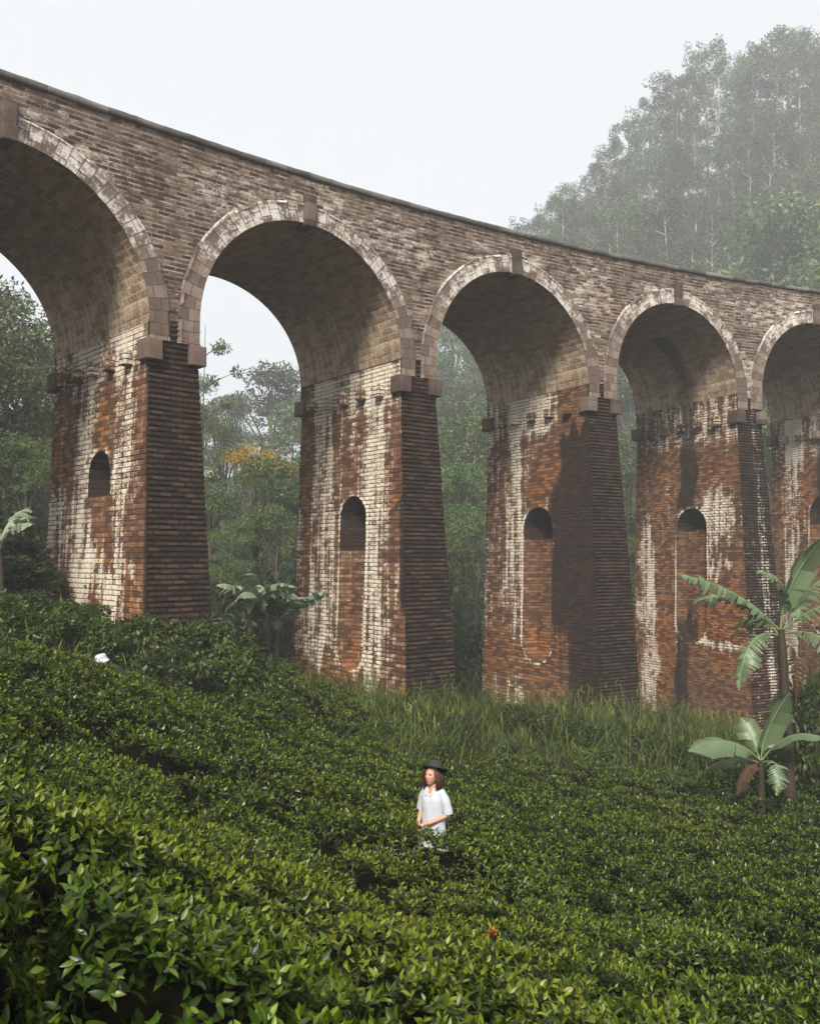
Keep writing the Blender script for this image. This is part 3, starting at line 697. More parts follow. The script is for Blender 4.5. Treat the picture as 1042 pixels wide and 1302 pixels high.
WOMAN = at(550, 700, 11.0)[:2]
mat_tea = leaf_mat('tea_leaf', (.080, .126, .010), rough=.38, spec=.42, trans=.25)
mat_tea_shell = simple_mat('tea_shade_shell', (.007, .006, .003), .95, .4, 9, .02)
tea = MB()
WOMAN = at(550, 700, 11.0)[:2]
def tea_band(d0, d1, dens, llen, segs, kids, seed):
    rg = np.random.default_rng(seed)
    half_w = lambda y: y * .62 + 2.2
    ymax = d1
    n = int(dens * (2 * half_w(ymax)) * (ymax + 1.))
    x = rg.uniform(-half_w(ymax), half_w(ymax), n); y = rg.uniform(-.5, ymax, n)
    d = np.hypot(x, y)
    ok = (d >= d0) & (d < d1) & (np.abs(x) < half_w(np.maximum(y, 0))) & inpoly(x, y, TEA)
    ok &= np.hypot(x - WOMAN[0], (y - WOMAN[1]) * .9) > .15
    x, y = x[ok], y[ok]
    h, idn, gap = canopy(x, y)
    keep = rg.random(len(x)) > np.maximum(gap * .25, .50 * blob(x, y, -.75, 1.85, .92, 1.05))
    x, y, h, idn, gap = x[keep], y[keep], h[keep], idn[keep], gap[keep]
    N = len(x)
    e = .06; hx, _, _ = canopy(x + e, y); hy, _, _ = canopy(x, y + e)
    gz = G(x, y); gzx = G(x + .3, y); gzy = G(x, y + .3)
    nrm = unit(np.stack([-(hx - h) / e * .7 - (gzx - gz) / .3, -(hy - h) / e * .7 - (gzy - gz) / .3, np.ones(N)], -1))
    depth = rg.exponential(.05, N) * (1 + 2.5 * gap) - .10 * gap; depth = np.clip(depth, -.1, .35)
    p = np.stack([x, y, gz + h - depth], -1)
    # a shoot: a few leaves round a stem, older ones lower and flatter, young ones upright at the tip
    phase = rg.uniform(0, 2 * np.pi, N)
    stem = unit(nrm + rg.normal(0, .28, (N, 3)))
    a1 = unit(np.cross(stem, rg.normal(0, 1, (N, 3)))); a2 = np.cross(stem, a1)
    warm = vnoise(x * .33, y * .33, 40) * .6 + idn * .4
    for k in range(kids):
        f = k / max(1, kids - 1)
        ph = phase + k * 2.4
        rad_ = np.cos(ph)[:, None] * a1 + np.sin(ph)[:, None] * a2
        el = np.radians(rg.normal(12 + 50 * f, 16, N))
        ax = rad_ * np.cos(el)[:, None] + stem * np.sin(el)[:, None]
        ln = llen * rg.uniform(.7, 1.25, N) * (1.08 - .42 * f)
        pos = p + stem * (llen * (.75 * f))[..., None] if np.ndim(llen) else p + stem * (llen * .75 * f)
        young = sstep(f + rg.normal(0, .2, N) + .25 * (warm - .5), .55, .95) * (1 - sstep(depth, .04, .12))
        v = .16 + .84 * rg.random(N) ** 1.7
        c = np.stack([v * (.70 + .30 * warm), v, v * .9], -1)
        c = c * (1 - young)[:, None] + young[:, None] * np.stack([1.5 + .8 * warm, 1.5 + .2 * warm, 1.2 + 0 * v], -1) * rg.uniform(.6, 1.05, N)[:, None]
        old = rg.random(N) < .0012; c[old] = np.array([2.6, 1.2, 1.2])
        leaves(tea, pos, ax, stem, ln, ln * rg.uniform(.36, .48, N), segs, rg.uniform(.05, .4, N), .16, c)
tea_band(.55, 2.6, 420, .088, 5, 6, 1)
tea_band(2.6, 5.5, 400, .074, 4, 6, 2)
tea_band(5.5, 10, 290, .072, 2, 5, 3)
tea_band(10, 17, 200, .080, 1, 5, 4)
tea_band(17, 31, 120, .098, 1, 5, 5)
# near-black shell under the leaves, painting in the shade inside the bushes
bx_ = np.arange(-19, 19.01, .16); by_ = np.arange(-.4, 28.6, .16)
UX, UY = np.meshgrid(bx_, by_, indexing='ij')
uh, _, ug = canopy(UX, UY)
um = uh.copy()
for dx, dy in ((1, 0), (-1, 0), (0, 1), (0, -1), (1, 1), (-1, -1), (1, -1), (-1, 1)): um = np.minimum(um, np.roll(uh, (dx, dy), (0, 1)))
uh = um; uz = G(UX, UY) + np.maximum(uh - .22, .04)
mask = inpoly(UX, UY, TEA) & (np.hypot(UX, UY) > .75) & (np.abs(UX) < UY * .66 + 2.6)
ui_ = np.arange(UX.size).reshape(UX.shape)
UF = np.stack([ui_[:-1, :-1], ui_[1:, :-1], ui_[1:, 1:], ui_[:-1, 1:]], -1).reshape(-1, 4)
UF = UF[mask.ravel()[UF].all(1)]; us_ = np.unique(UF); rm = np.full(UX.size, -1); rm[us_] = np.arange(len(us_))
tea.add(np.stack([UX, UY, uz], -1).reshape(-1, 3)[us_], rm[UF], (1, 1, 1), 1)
tag(link('tea_plantation', tea.mesh('tea_plantation', [mat_tea, mat_tea_shell])), 'dense clipped green tea bushes covering the whole slope in front of the viaduct', 'tea plants', kind='stuff')

# ------------------------------------------------------------------ tall grass
mat_grass = leaf_mat('grass_blade', (.068, .112, .020), rough=.5, spec=.3, trans=.35)
def grass(name, label, pts, hmin, hmax, seed, heads=.10, wid=.034):
    rg = np.random.default_rng(seed); mb = MB(); N = len(pts)
    z = G(pts[:, 0], pts[:, 1]); H = rg.uniform(hmin, hmax, N) * (.35 + .95 * vnoise(pts[:, 0] * .7, pts[:, 1] * .7, 3))
    az = rg.uniform(0, 2 * np.pi, N); lean = rg.uniform(.1, .55, N)
    ax = np.stack([np.cos(az) * lean, np.sin(az) * lean, np.ones(N)], -1)
    up = np.stack([-np.cos(az), -np.sin(az), np.full(N, .3)], -1)
    v = rg.uniform(.35, 1.35, N)
    warm = rg.random(N) ** 2.5
    c = np.stack([v * (1 + 1.1 * warm), v * (1 + .35 * warm), v], -1)
    p = np.stack([pts[:, 0], pts[:, 1], z - .05], -1)
    leaves(mb, p, ax, up, H, wid * rg.uniform(.7, 1.4, N), 5, rg.uniform(-.75, -.2, N) * -1, .2, c, prof=lambda s: (1 - s) ** .5 * .9 + .05)
    k = rg.random(N) < heads                                  # seed heads
    q = p[k]; m = len(q)
    if m:
        axh = unit(ax[k] * np.array([.7, .7, 1])); top = q + axh * (H[k] * 1.02)[:, None]
        leaves(mb, q, axh, up[k], H[k] * 1.05, .008, 2, .04, 0, np.tile([[1.6, 1.2, 1.]], (m, 1)))
        for j in range(5):
            leaves(mb, top - axh * (.05 * j), unit(axh + rg.normal(0, .3, (m, 3))), up[k], rg.uniform(.12, .26, m), .022, 1, .1, .1, np.tile([[3.4, 2.3, 2.2]], (m, 1)) * rg.uniform(.6, 1.1, (m, 1)))
    return tag(link(name, mb.mesh(name, mat_grass)), label, 'grass', kind='stuff')
def scatter_px(n, pxr, Yr, seed, reject=None):
    rg = np.random.default_rng(seed); Y = rg.uniform(*Yr, n); px = rg.uniform(*pxr, n)
    P = np.stack([(px - 521) / FPX * Y, Y], -1)
    ok = ~inpoly(P[:, 0], P[:, 1], TEA)
    h = bridge_dist(P); ok &= h < -.35
    return P[ok]
def bridge_dist(P):
    """signed distance in front (-) of or behind (+) the front face of the viaduct"""
    ts = np.linspace(-40, 75, 460); q = M(ts, 0 * ts, 0 * ts)[:, :2]; nn = normal(ts)[:, :2]
    out = np.empty(len(P))
    for a in range(0, len(P), 4000):
        s = P[a:a + 4000]; d = np.linalg.norm(s[:, None] - q[None], axis=2); k = d.argmin(1)
        out[a:a + 4000] = ((s - q[k]) * nn[k]).sum(1)
    return out
g_a = scatter_px(9500, (448, 935), (21, 40), 11)
g_a = g_a[(g_a[:, 1] < 33 + (g_a[:, 0] - 2) * .35)]
grass('tall_grass', 'tall feathery green grass along the foot of the middle piers', g_a, .55, 1.55, 12)
g_b = scatter_px(9000, (-120, 200), (14, 35), 13)
grass('tall_grass', 'rough green grass on the bank left of the nearest pier', g_b, .45, 1.0, 14, heads=.05)
g_c = scatter_px(1500, (300, 470), (24, 36), 15)
grass('tall_grass', 'short weeds at the foot of the second pier', g_c, .4, .8, 16, heads=.02)

# ------------------------------------------------------------------ crowns and trees
def clump_leaves(mb, centres, radii, n, size, seed, flat=.75, shell=.55, droop=.15, colvar=.3):
    rg = np.random.default_rng(seed); centres = np.asarray(centres, float); radii = np.asarray(radii, float)
    w = radii ** 2; w = w / w.sum(); k = rg.choice(len(centres), n, p=w)
    d = unit(rg.normal(0, 1, (n, 3))); r = shell + (1.06 - shell) * rg.random(n) ** .6
    p = centres[k] + d * (radii[k] * r)[:, None] * np.array([1, 1, flat])
    ax = unit(d + rg.normal(0, .7, (n, 3)) + np.array([0, 0, -droop]))
    up = unit(d * .8 + np.array([0, 0, .8]) + rg.normal(0, .35, (n, 3)))
    cl = (1 + colvar * (rg.random(len(centres)) * 2 - 1))[k]
    v = cl * rg.uniform(.6, 1.3, n)
    warm = rg.random(len(centres))[k] * .5 + rg.random(n) * .3
    c = np.stack([v * (.85 + .5 * warm), v, v * (.9 - .2 * warm)], -1)
    leaves(mb, p, ax, up, size * rg.uniform(.6, 1.35, n), size * rg.uniform(.35, .6, n), 1, rg.uniform(0, .3, n), .12, c)

def crown_broad(seed, H, W, n, size, lobes=16, low=.3):
    rg = np.random.default_rng(seed); cs, rs = [], []
    for k in range(lobes):
        z = H * rg.uniform(low, .93); prof = math.sin(math.pi * min(1, max(.08, (z / H - low * .6) / (1.06 - low * .6)))) ** .6
        a = rg.uniform(0, 6.28); r = W * .5 * prof * math.sqrt(rg.random()) * .85
        cs.append((r * math.cos(a), r * math.sin(a), z)); rs.append(W * rg.uniform(.13, .23))
    cs.append((0, 0, H * .9)); rs.append(W * .18)
    # sub-clumps on every lobe, so that the edge breaks up
    c2, r2 = [], []
    for c, r in zip(cs, rs):
        for j in range(9):
            d = unit(rg.normal(0, 1, 3)); d[2] = abs(d[2]) * .8 - .25
            c2.append(np.array(c) + d * r * .8); r2.append(r * rg.uniform(.3, .55))
    mb = MB(); clump_leaves(mb, c2, r2, n, size, seed + 1)
    tr = MB()
    base = np.array([0, 0, -.6]); fork = np.array([rg.normal(0, .15), rg.normal(0, .15), H * (low + .05)])
    tube(tr, bez(base, (0, 0, H * .2), fork, 6), np.linspace(.028, .017, 6) * H, 8)
    for c in sorted(cs, key=lambda c: -c[2])[:9]:
        tube(tr, bez(fork - [0, 0, H * .1], (np.array(c) * [.3, .3, 0] + [0, 0, (c[2] + fork[2]) * .5]), c, 6), np.linspace(.011, .003, 6) * H, 5)
    return mb, tr
def crown_tall(seed, H, n, size):
    """tall forest tree: bare lower stem, tufts of hanging foliage up the stem and a ragged rounded top"""
    rg = np.random.default_rng(seed); cs, rs = [], []; tr = MB()
    lean = rg.normal(0, .012, 2) * H; top = np.array([lean[0], lean[1], H * .97])
    stem = bez((0, 0, -.8), (lean[0] * .1, lean[1] * .1, H * .5), top, 10)
    tube(tr, stem, np.linspace(.0105, .002, 10) * H, 7)
    nb = rg.integers(18, 26); lo = rg.uniform(.14, .38)
    for k in range(nb):
        f = lo + (1 - lo) * (k + rg.random()) / nb; s = stem[min(9, int(f * 9))]
        a = k * 2.4 + rg.normal(0, .5); reach = H * (.035 + .060 * math.sin(math.pi * min(1, (1 - f) * 1.1 + .12)) ** .7) * rg.uniform(.6, 1.25)
        c = np.array([s[0] + reach * math.cos(a), s[1] + reach * math.sin(a), H * f + reach * .3])
        tube(tr, bez((s[0], s[1], H * f * .97 - H * .02), (c + s) / 2 + [0, 0, .02 * H], c, 4), np.linspace(.0035, .001, 4) * H, 4)
        for j in range(6):
            cs.append(c + rg.normal(0, H * .026, 3) * [1, 1, .9]); rs.append(H * rg.uniform(.013, .030))
    for j in range(10):
        cs.append(top + rg.normal(0, H * .028, 3) - [0, 0, H * .02]); rs.append(H * rg.uniform(.014, .028))
    mb = MB(); clump_leaves(mb, cs, rs, n, size, seed + 1, flat=1.1, droop=.5)
    return mb, tr
def crown_sparse(seed, H, n, size):
    rg = np.random.default_rng(seed); tr = MB(); cs, rs = [], []
    stem = bez((0, 0, -.5), (rg.normal(0, .3), 0, H * .5), (rg.normal(0, .6), 0, H), 9); tube(tr, stem, np.linspace(.06, .012, 9), 6)
    for k in range(12):
        f = rg.uniform(.35, 1); s = stem[int(f * 8)]; a = rg.uniform(0, 6.28); rr = rg.uniform(.6, 1.9)
        c = s + np.array([rr * math.cos(a), rr * math.sin(a), rr * .6]); tube(tr, bez(s, (s + c) / 2 + [0, 0, .2], c, 5), np.linspace(.03, .008, 5), 4)
        cs.append(c); rs.append(rg.uniform(.25, .5))
    mb = MB(); clump_leaves(mb, cs, rs, n, size, seed + 2, shell=.1); return mb, tr

mat_bark = simple_mat('bark', (.085, .068, .052), .9, .4, 3, .1, .6)
mat_crown_far = leaf_mat('forest_foliage', (.098, .128, .066), rough=.6, spec=.25, trans=.3, objvar=.55, huevar=.04)  # paler foliage, part of the mist put into its colour
mat_crown_mid = leaf_mat('valley_foliage', (.100, .138, .055), rough=.55, spec=.3, trans=.25, objvar=.3, huevar=.03)  # lightened as well, so the colour adds to the haze
mat_shrub = leaf_mat('shrub_foliage', (.045, .078, .014), rough=.45, spec=.4, trans=.25, objvar=.22)
mat_pale_bark = simple_mat('pale_bark', (.36, .33, .28), .9, .3, 2, .1)
PROTO = {}
def proto(key, fn, mat):
    mb, tr = fn; PROTO[key] = (mb.mesh('crown', mat), tr.mesh('trunk', mat_pale_bark if key[0] == 'tall' else mat_bark))
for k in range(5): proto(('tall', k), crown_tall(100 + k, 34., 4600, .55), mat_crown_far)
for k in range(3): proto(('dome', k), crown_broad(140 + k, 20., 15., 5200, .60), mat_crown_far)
for k in range(4): proto(('broad', k), crown_broad(160 + k, 14., 10.5, 7500, .30), mat_crown_mid)
proto(('sparse', 0), crown_sparse(181, 13., 900, .2), mat_crown_mid)
HREF = {'tall': 34., 'dome': 20., 'broad': 14., 'sparse': 13.}
def tree(kind, k, x, y, H, label, group=None, wide=1.0, name='forest_tree', seed=0):
    rg = random.Random(seed * 977 + int(x * 31) + int(y * 17)); z = g1(x, y)
    r = empty(name, (x, y, z), rg.uniform(0, 6.28)); s = H / HREF[kind]; r.scale = (s * wide, s * wide, s)
    tag(r, label, 'tree', group)
    cme, tme = PROTO[(kind, k)]
    link('trunk', tme, r); link('crown', cme, r)
    return r
def tree_px(kind, k, px, pytop, Y, label, group=None, wide=1.0, name='forest_tree', hmin=5.):
    p = at(px, pytop, Y); H = max(hmin, p[2] - g1(p[0], p[1]))
    return tree(kind, k, p[0], p[1], H, label, group, wide, name)

# the misty hillside on the right: skyline trees first, then the slope below them
HG = 'tall trees on the misty hillside'
sky_line = [(652, 300, 236), (672, 283, 243), (690, 268, 236), (712, 248, 230), (735, 236, 240), (757, 208, 234), (778, 186, 238), (800, 150, 233), (824, 132, 240), (846, 100, 232), (872, 92, 240), (897, 62, 234), (925, 84, 242),
            (948, 70, 236), (972, 55, 232), (1000, 44, 236), (1026, 50, 242), (1050, 46, 234), (1082, 40, 238), (1115, 50, 236), (1150, 40, 240)]
rg_ = random.Random(2)
sky_line += [(px + 13, py + 16, Y - 9) for px, py, Y in sky_line[2:]]
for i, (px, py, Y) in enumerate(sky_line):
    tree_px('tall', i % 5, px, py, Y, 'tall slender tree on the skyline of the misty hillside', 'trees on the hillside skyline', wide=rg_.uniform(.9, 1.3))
rg = random.Random(5)
slope = []
for Y, n, p0, p1 in ((216, 22, 700, 1150), (203, 22, 690, 1140), (190, 20, 670, 1130), (178, 18, 650, 1130), (165, 16, 640, 1120)):
    for k in range(n):
        slope.append((p0 + (p1 - p0) * (k + rg.uniform(.1, .9)) / n, Y + rg.uniform(-7, 7)))
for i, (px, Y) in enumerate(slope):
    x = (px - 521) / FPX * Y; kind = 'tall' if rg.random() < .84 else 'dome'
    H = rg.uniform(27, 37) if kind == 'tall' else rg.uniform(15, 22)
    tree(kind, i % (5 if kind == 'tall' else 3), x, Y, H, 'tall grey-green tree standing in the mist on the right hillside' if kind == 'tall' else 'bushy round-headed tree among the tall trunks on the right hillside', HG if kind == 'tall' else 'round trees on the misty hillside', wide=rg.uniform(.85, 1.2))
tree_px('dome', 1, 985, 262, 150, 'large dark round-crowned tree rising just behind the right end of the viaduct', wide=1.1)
tree_px('broad', 2, 1034, 318, 92, 'bright green leafy treetop above the parapet at the right edge')
# trees seen through the arches and beyond
VG = 'misty trees in the valley behind the viaduct'
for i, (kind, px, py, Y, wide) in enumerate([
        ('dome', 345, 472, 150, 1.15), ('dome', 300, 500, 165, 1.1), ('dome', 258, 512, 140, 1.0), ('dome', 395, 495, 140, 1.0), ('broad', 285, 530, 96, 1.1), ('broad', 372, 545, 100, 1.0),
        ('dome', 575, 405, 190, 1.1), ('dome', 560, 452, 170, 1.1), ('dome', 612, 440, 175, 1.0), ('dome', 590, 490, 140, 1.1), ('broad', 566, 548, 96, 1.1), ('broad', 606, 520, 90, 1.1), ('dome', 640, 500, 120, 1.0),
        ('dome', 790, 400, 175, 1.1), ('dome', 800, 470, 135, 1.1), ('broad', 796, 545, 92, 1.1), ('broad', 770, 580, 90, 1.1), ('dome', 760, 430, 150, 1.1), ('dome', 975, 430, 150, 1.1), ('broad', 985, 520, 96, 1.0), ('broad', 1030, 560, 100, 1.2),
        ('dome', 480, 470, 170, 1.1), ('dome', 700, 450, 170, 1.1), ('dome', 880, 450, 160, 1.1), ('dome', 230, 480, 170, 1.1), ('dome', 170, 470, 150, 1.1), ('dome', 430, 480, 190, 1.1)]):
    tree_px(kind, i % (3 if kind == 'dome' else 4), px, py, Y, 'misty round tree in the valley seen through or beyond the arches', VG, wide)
for i, (px, py, Y) in enumerate([(580, 590, 74), (604, 640, 64), (566, 680, 58), (792, 640, 72), (812, 690, 70), (980, 640, 76), (690, 620, 70), (450, 640, 70), (880, 640, 74)]):
    tree_px('broad', i % 4, px, py, Y, 'green leafy tree close behind the arches', 'leafy trees close behind the arches', 1.0, hmin=4)
for i, (px, py, Y) in enumerate([(268, 600, 66), (300, 655, 58), (352, 640, 60), (378, 610, 64), (285, 700, 54)]):
    tree_px('broad', (i + 1) % 4, px, py, Y, 'dark green tree below the yellow-flowered tree behind the second arch', 'dark trees behind the second arch', 1.0, hmin=4)
for i, (px, py, Y) in enumerate([(-70, 330, 62), (-15, 350, 60), (40, 400, 66), (-50, 420, 50), (12, 460, 52), (60, 470, 60), (-20, 540, 46), (34, 560, 47), (72, 560, 52), (-110, 380, 50), (100, 480, 62), (140, 440, 66)]):
    tree_px('broad', i % 4, px, py, Y, 'shadowy grey-green tree behind the nearest arch at the left', 'shadowy trees behind the nearest arch', 1.15, hmin=4)
tree_px('sparse', 0, 258, 408, 58, 'thin twiggy tree with scattered leaves against the sky beside the nearest pier', name='bare_tree')
# the tree in yellow flower
yt = tree_px('broad', 3, 325, 572, 62, 'leafy tree topped with yellow flowers seen through the second arch', name='flowering_tree', wide=1.0)
def flowers():
    rg = np.random.default_rng(8); mb = MB(); cs = []
    for k in range(46):
        a = rg.uniform(0, 6.28); r = 4.2 * math.sqrt(rg.random()); cs.append((r * math.cos(a), r * math.sin(a), 14.0 - .11 * r * r + rg.normal(0, .25)))
    for c in cs:
        n = 26; p = np.array(c) + rg.normal(0, .26, (n, 3)); d = unit(rg.normal(0, 1, (n, 3)) + [0, 0, .6])
        leaves(mb, p, d, unit(rg.normal(0, 1, (n, 3))), .20, .13, 1, .1, .1, np.tile([[1., 1., 1.]], (n, 1)) * rg.uniform(.7, 1.1, (n, 1)))
    return mb.mesh('flowers', leaf_mat('yellow_petals', (.48, .30, .035), .6, .2, .3))
link('flowers', flowers(), yt)

# undergrowth on the valley floor and hill behind the viaduct
def undergrowth():
    rg = np.random.default_rng(33); n = 60000
    Y = rg.uniform(30, 150, n) ; px = rg.uniform(-120, 1160, n); x = (px - 521) / FPX * Y
    P = np.stack([x, Y], -1); ok = bridge_dist(P) > BW + .8
    x, Y = x[ok], Y[ok]; n = len(x); h = rg.random(n) ** 1.5 * (.5 + 1.6 * vnoise(x * .25, Y * .25, 6))
    p = np.stack([x, Y, G(x, Y) + h], -1); d = unit(rg.normal(0, 1, (n, 3)) + [0, 0, .4]); v = rg.uniform(.4, 1.1, n)
    mb = MB(); leaves(mb, p, d, unit(rg.normal(0, .5, (n, 3)) + [0, 0, 1]), rg.uniform(.25, .6, n) * (.6 + Y / 120), rg.uniform(.12, .3, n) * (.6 + Y / 120), 1, .2, .1, np.stack([v * 1., v, v * .9], -1))
    tag(link('undergrowth', mb.mesh('undergrowth', mat_shrub)), 'dark leafy undergrowth on the valley floor behind the viaduct', 'undergrowth', kind='stuff')
undergrowth()

# shrubs by the piers
def shrub_meshes(seed, n=2600, size=.13):
    rg = np.random.default_rng(seed); mb = MB(); st = MB(); cs, rs = [], []
    for k in range(22):
        a = rg.uniform(0, 6.28); r = math.sqrt(rg.random()) * .85; z = rg.uniform(.25, 1.05) * (1.1 - .45 * r * r)
        c = np.array([r * math.cos(a), r * math.sin(a), z]); cs.append(c); rs.append(rg.uniform(.16, .32))
        tube(st, bez((c[0] * .15, c[1] * .15, -.1), c * [.4, .4, .6], c, 5), np.linspace(.025, .006, 5), 4)
    clump_leaves(mb, cs, rs, n, size, seed + 1, flat=.85, shell=.2, droop=0)
    return mb.mesh('foliage', mat_shrub), st.mesh('stems', mat_bark)
SH = [shrub_meshes(300 + k) for k in range(4)]
def shrub(px, pytop, Y, W, label, group=None, k=0, name='shrub'):
    p = at(px, pytop, Y); z = g1(p[0], p[1]); h = max(.5, p[2] - z)
    r = empty(name, (p[0], p[1], z), random.uniform(0, 6.28)); r.scale = (W / 2, W / 2, h / 1.2); tag(r, label, 'shrub', group)
    link('stems', SH[k][1], r); link('foliage', SH[k][0], r); return r
for i, (px, py, Y, W) in enumerate([(165, 786, 22.5, 2.2), (205, 784, 23.5, 2.4), (250, 790, 24, 2.3), (296, 800, 25, 2.2), (226, 812, 21.5, 2.0), (280, 822, 22.5, 2.2), (330, 838, 25.5, 2.2), (130, 800, 21.5, 1.8)]):
    shrub(px, py, Y, W, 'dark green shrub in the thicket at the foot of the nearest pier', 'shrubs at the foot of the nearest pier', i % 4)
for i, (px, py, Y, W) in enumerate([(18, 770, 20, 2.0), (60, 776, 21, 2.0), (100, 786, 22, 1.9), (140, 796, 22.5, 1.8), (40, 750, 24, 2.4), (96, 764, 25, 2.2), (-14, 756, 21, 2.2)]):
    shrub(px, py, Y, W, 'dense dark bush on the grassy bank left of the nearest pier', 'bushes on the grassy bank', i % 4)
for i, (px, py, Y, W) in enumerate([(490, 915, 25, 1.6), (575, 905, 27, 1.5), (668, 898, 30, 2.0), (735, 915, 29, 1.6), (812, 928, 29, 1.8), (880, 945, 28, 1.7), (520, 920, 28, 1.7), (618, 900, 31, 2.2), (700, 905, 32, 2.2), (775, 915, 31, 2.0), (848, 930, 31, 2.0), (545, 940, 23.5, 1.3), (650, 942, 26, 1.5), (760, 948, 27, 1.6)]):
    shrub(px, py, Y, W, 'leafy bush standing among the tall grass below the middle piers', 'bushes among the tall grass', i % 4)
for i, (px, py, Y, W) in enumerate([(-30, 700, 27, 3.2), (14, 712, 28, 2.8), (48, 722, 29, 2.4), (-5, 660, 34, 3.6), (40, 690, 35, 3.0), (-60, 690, 30, 3.4)]):
    shrub(px, py, Y, W, 'low green shrub on the bank beneath the nearest arch', 'shrubs on the bank beneath the nearest arch', (i + 1) % 4)
for i, (px, py, Y, W) in enumerate([(1034, 872, 26, 2.6), (1062, 842, 28, 3.4), (1010, 946, 25, 2.2), (1066, 940, 24.5, 2.4), (930, 962, 26.5, 1.8), (1100, 900, 27, 3), (908, 982, 25.2, 1.4), (944, 970, 24.6, 1.5), (1000, 930, 24.4, 1.8), (1022, 900, 24, 2.0), (1040, 965, 23.6, 1.6)]):
    shrub(px, py, Y, W, 'dark shrub among the banana plants at the right', 'shrubs among the banana plants', (i + 2) % 4)
for i, (px, py, Y, W) in enumerate([(352, 868, 30, 1.8), (368, 850, 41, 2.4), (592, 790, 48, 3.2), (605, 840, 46, 2.6), (300, 770, 46, 3.4), (345, 740, 50, 3.6), (800, 800, 52, 3.5), (970, 800, 56, 4)]):
    shrub(px, py, Y, W, 'dark bush in the shade between two piers', 'bushes in the shade between the piers', i % 4)

# ------------------------------------------------------------------ banana plants
mat_banana = leaf_mat('banana_leaf', (.15, .215, .10), rough=.42, spec=.5, trans=.3)
mat_banana_pale = leaf_mat('banana_leaf_sheen', (.25, .31, .19), rough=.4, spec=.5, trans=.25)  # paler copy of the leaf, its reflected sheen put into the colour
mat_dry = leaf_mat('dry_leaf', (.085, .052, .028), rough=.8, spec=.1, trans=.15)
mat_pstem = simple_mat('banana_stem', (.040, .030, .016), .6, .5, 8, .3, .4)
def banana_leaf(base, ctrl, tip, width, seed, mat, roll=0.0, droop=.5, tear=1.0):
    rg = np.random.default_rng(seed); n = 64; mb = MB()
    p = bez(base, ctrl, tip, n); t = unit(np.gradient(p, axis=0)); s = np.linspace(0, 1, n)
    side = unit(np.cross(t, np.array([0, 0, 1.]) + .001)); up = np.cross(side, t)
    cr, sr = math.cos(roll), math.sin(roll); side, up = side * cr + up * sr, up * cr - side * sr
    blade = sstep(s, .10, .26) * np.clip(1 - sstep(s, .72, 1.02), 0, 1) ** .7
    w = width * .5 * blade
    tube(mb, p, np.linspace(.022, .005, n) * (width / .5) ** .5, 6, (1.5, 1.35, 1.2))
    for sg in (-1, 1):
        k = 4
        while k < n - 1:
            m = min(n - 1 - k, int(rg.integers(2, 5) if tear > .8 else rg.integers(4, 10) if tear > .5 else rg.integers(8, 24)))
            if m < 1: break
            idx = np.arange(k, k + m + 1); ang = rg.normal(0, .22) * tear; dr = droop * rg.uniform(.6, 1.7); cut = rg.uniform(.78, 1.0) if tear > .5 else 1
            L = []
            for f in (0, .35, .7, 1.0):
                sh = np.zeros(len(idx)); 
                if f > .3: sh[0] += .004 * f; sh[-1] -= .012 * f * tear
                q = p[idx] + side[idx] * (sg * w[idx] * f * cut)[:, None] + up[idx] * (w[idx] * (.28 * f - dr * f * f * 1.3 + ang * f))[:, None] + t[idx] * (w[idx] * f * .35 + sh)[:, None]
                if tear > .5 and f > .5: q = q + (q.mean(0) - q) * ((.12 if f < .9 else .36) if tear > .8 else (.03 if f < .9 else .10))
                L.append(q)
            V = np.stack(L, 1); m1 = len(idx); V = V.reshape(-1, 3); i = np.arange(m1 - 1)[:, None] * 4; j = np.arange(3)[None]
            F = np.stack([i + j, i + j + 1, i + j + 5, i + j + 4], -1).reshape(-1, 4)
            if sg < 0: F = F[:, ::-1]
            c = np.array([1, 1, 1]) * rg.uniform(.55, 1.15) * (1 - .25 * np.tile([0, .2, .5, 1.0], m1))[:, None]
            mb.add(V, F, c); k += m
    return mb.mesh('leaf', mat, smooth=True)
def banana(base, top, specs, label, group=None, r=.13, name='banana_plant', dry=(), leafm=mat_banana):
    root = empty(name, base); tag(root, label, 'banana plant', group); B = np.array(base); mb = MB()
    st = bez(base - np.array([0, 0, .2]), (np.array(base) + top) / 2 + [.05, 0, 0], top, 9)
    tube(mb, st, r * np.linspace(1.15, .62, 9) * (1 + .06 * np.sin(np.arange(9) * 2.1)), 12)
    tr = mb.mesh('pseudostem', mat_pstem, smooth=True); o = link('pseudostem', tr, root); tr.transform(Matrix.Translation(-Vector(B)))
    for k, sp in enumerate(specs):
        a, c, t, wd = sp[:4]; roll = sp[4] if len(sp) > 4 else 0.
        me = banana_leaf(np.array(a), np.array(c), np.array(t), wd, hash((k, int(B[0] * 100))) % 9999, mat_dry if k in dry else leafm, roll, tear=sp[5] if len(sp) > 5 else 1.)
        me.transform(Matrix.Translation(-Vector(B))); lo = link('leaf', me, root)
        if k in dry: lo['label'] = 'withered brown hanging leaf'
    return root
YB = 22.5
P_ = lambda px, py, dy=0., Y=YB: at(px, py, Y + dy)
bx = P_(1003, 985); bx[2] = g1(bx[0], bx[1])
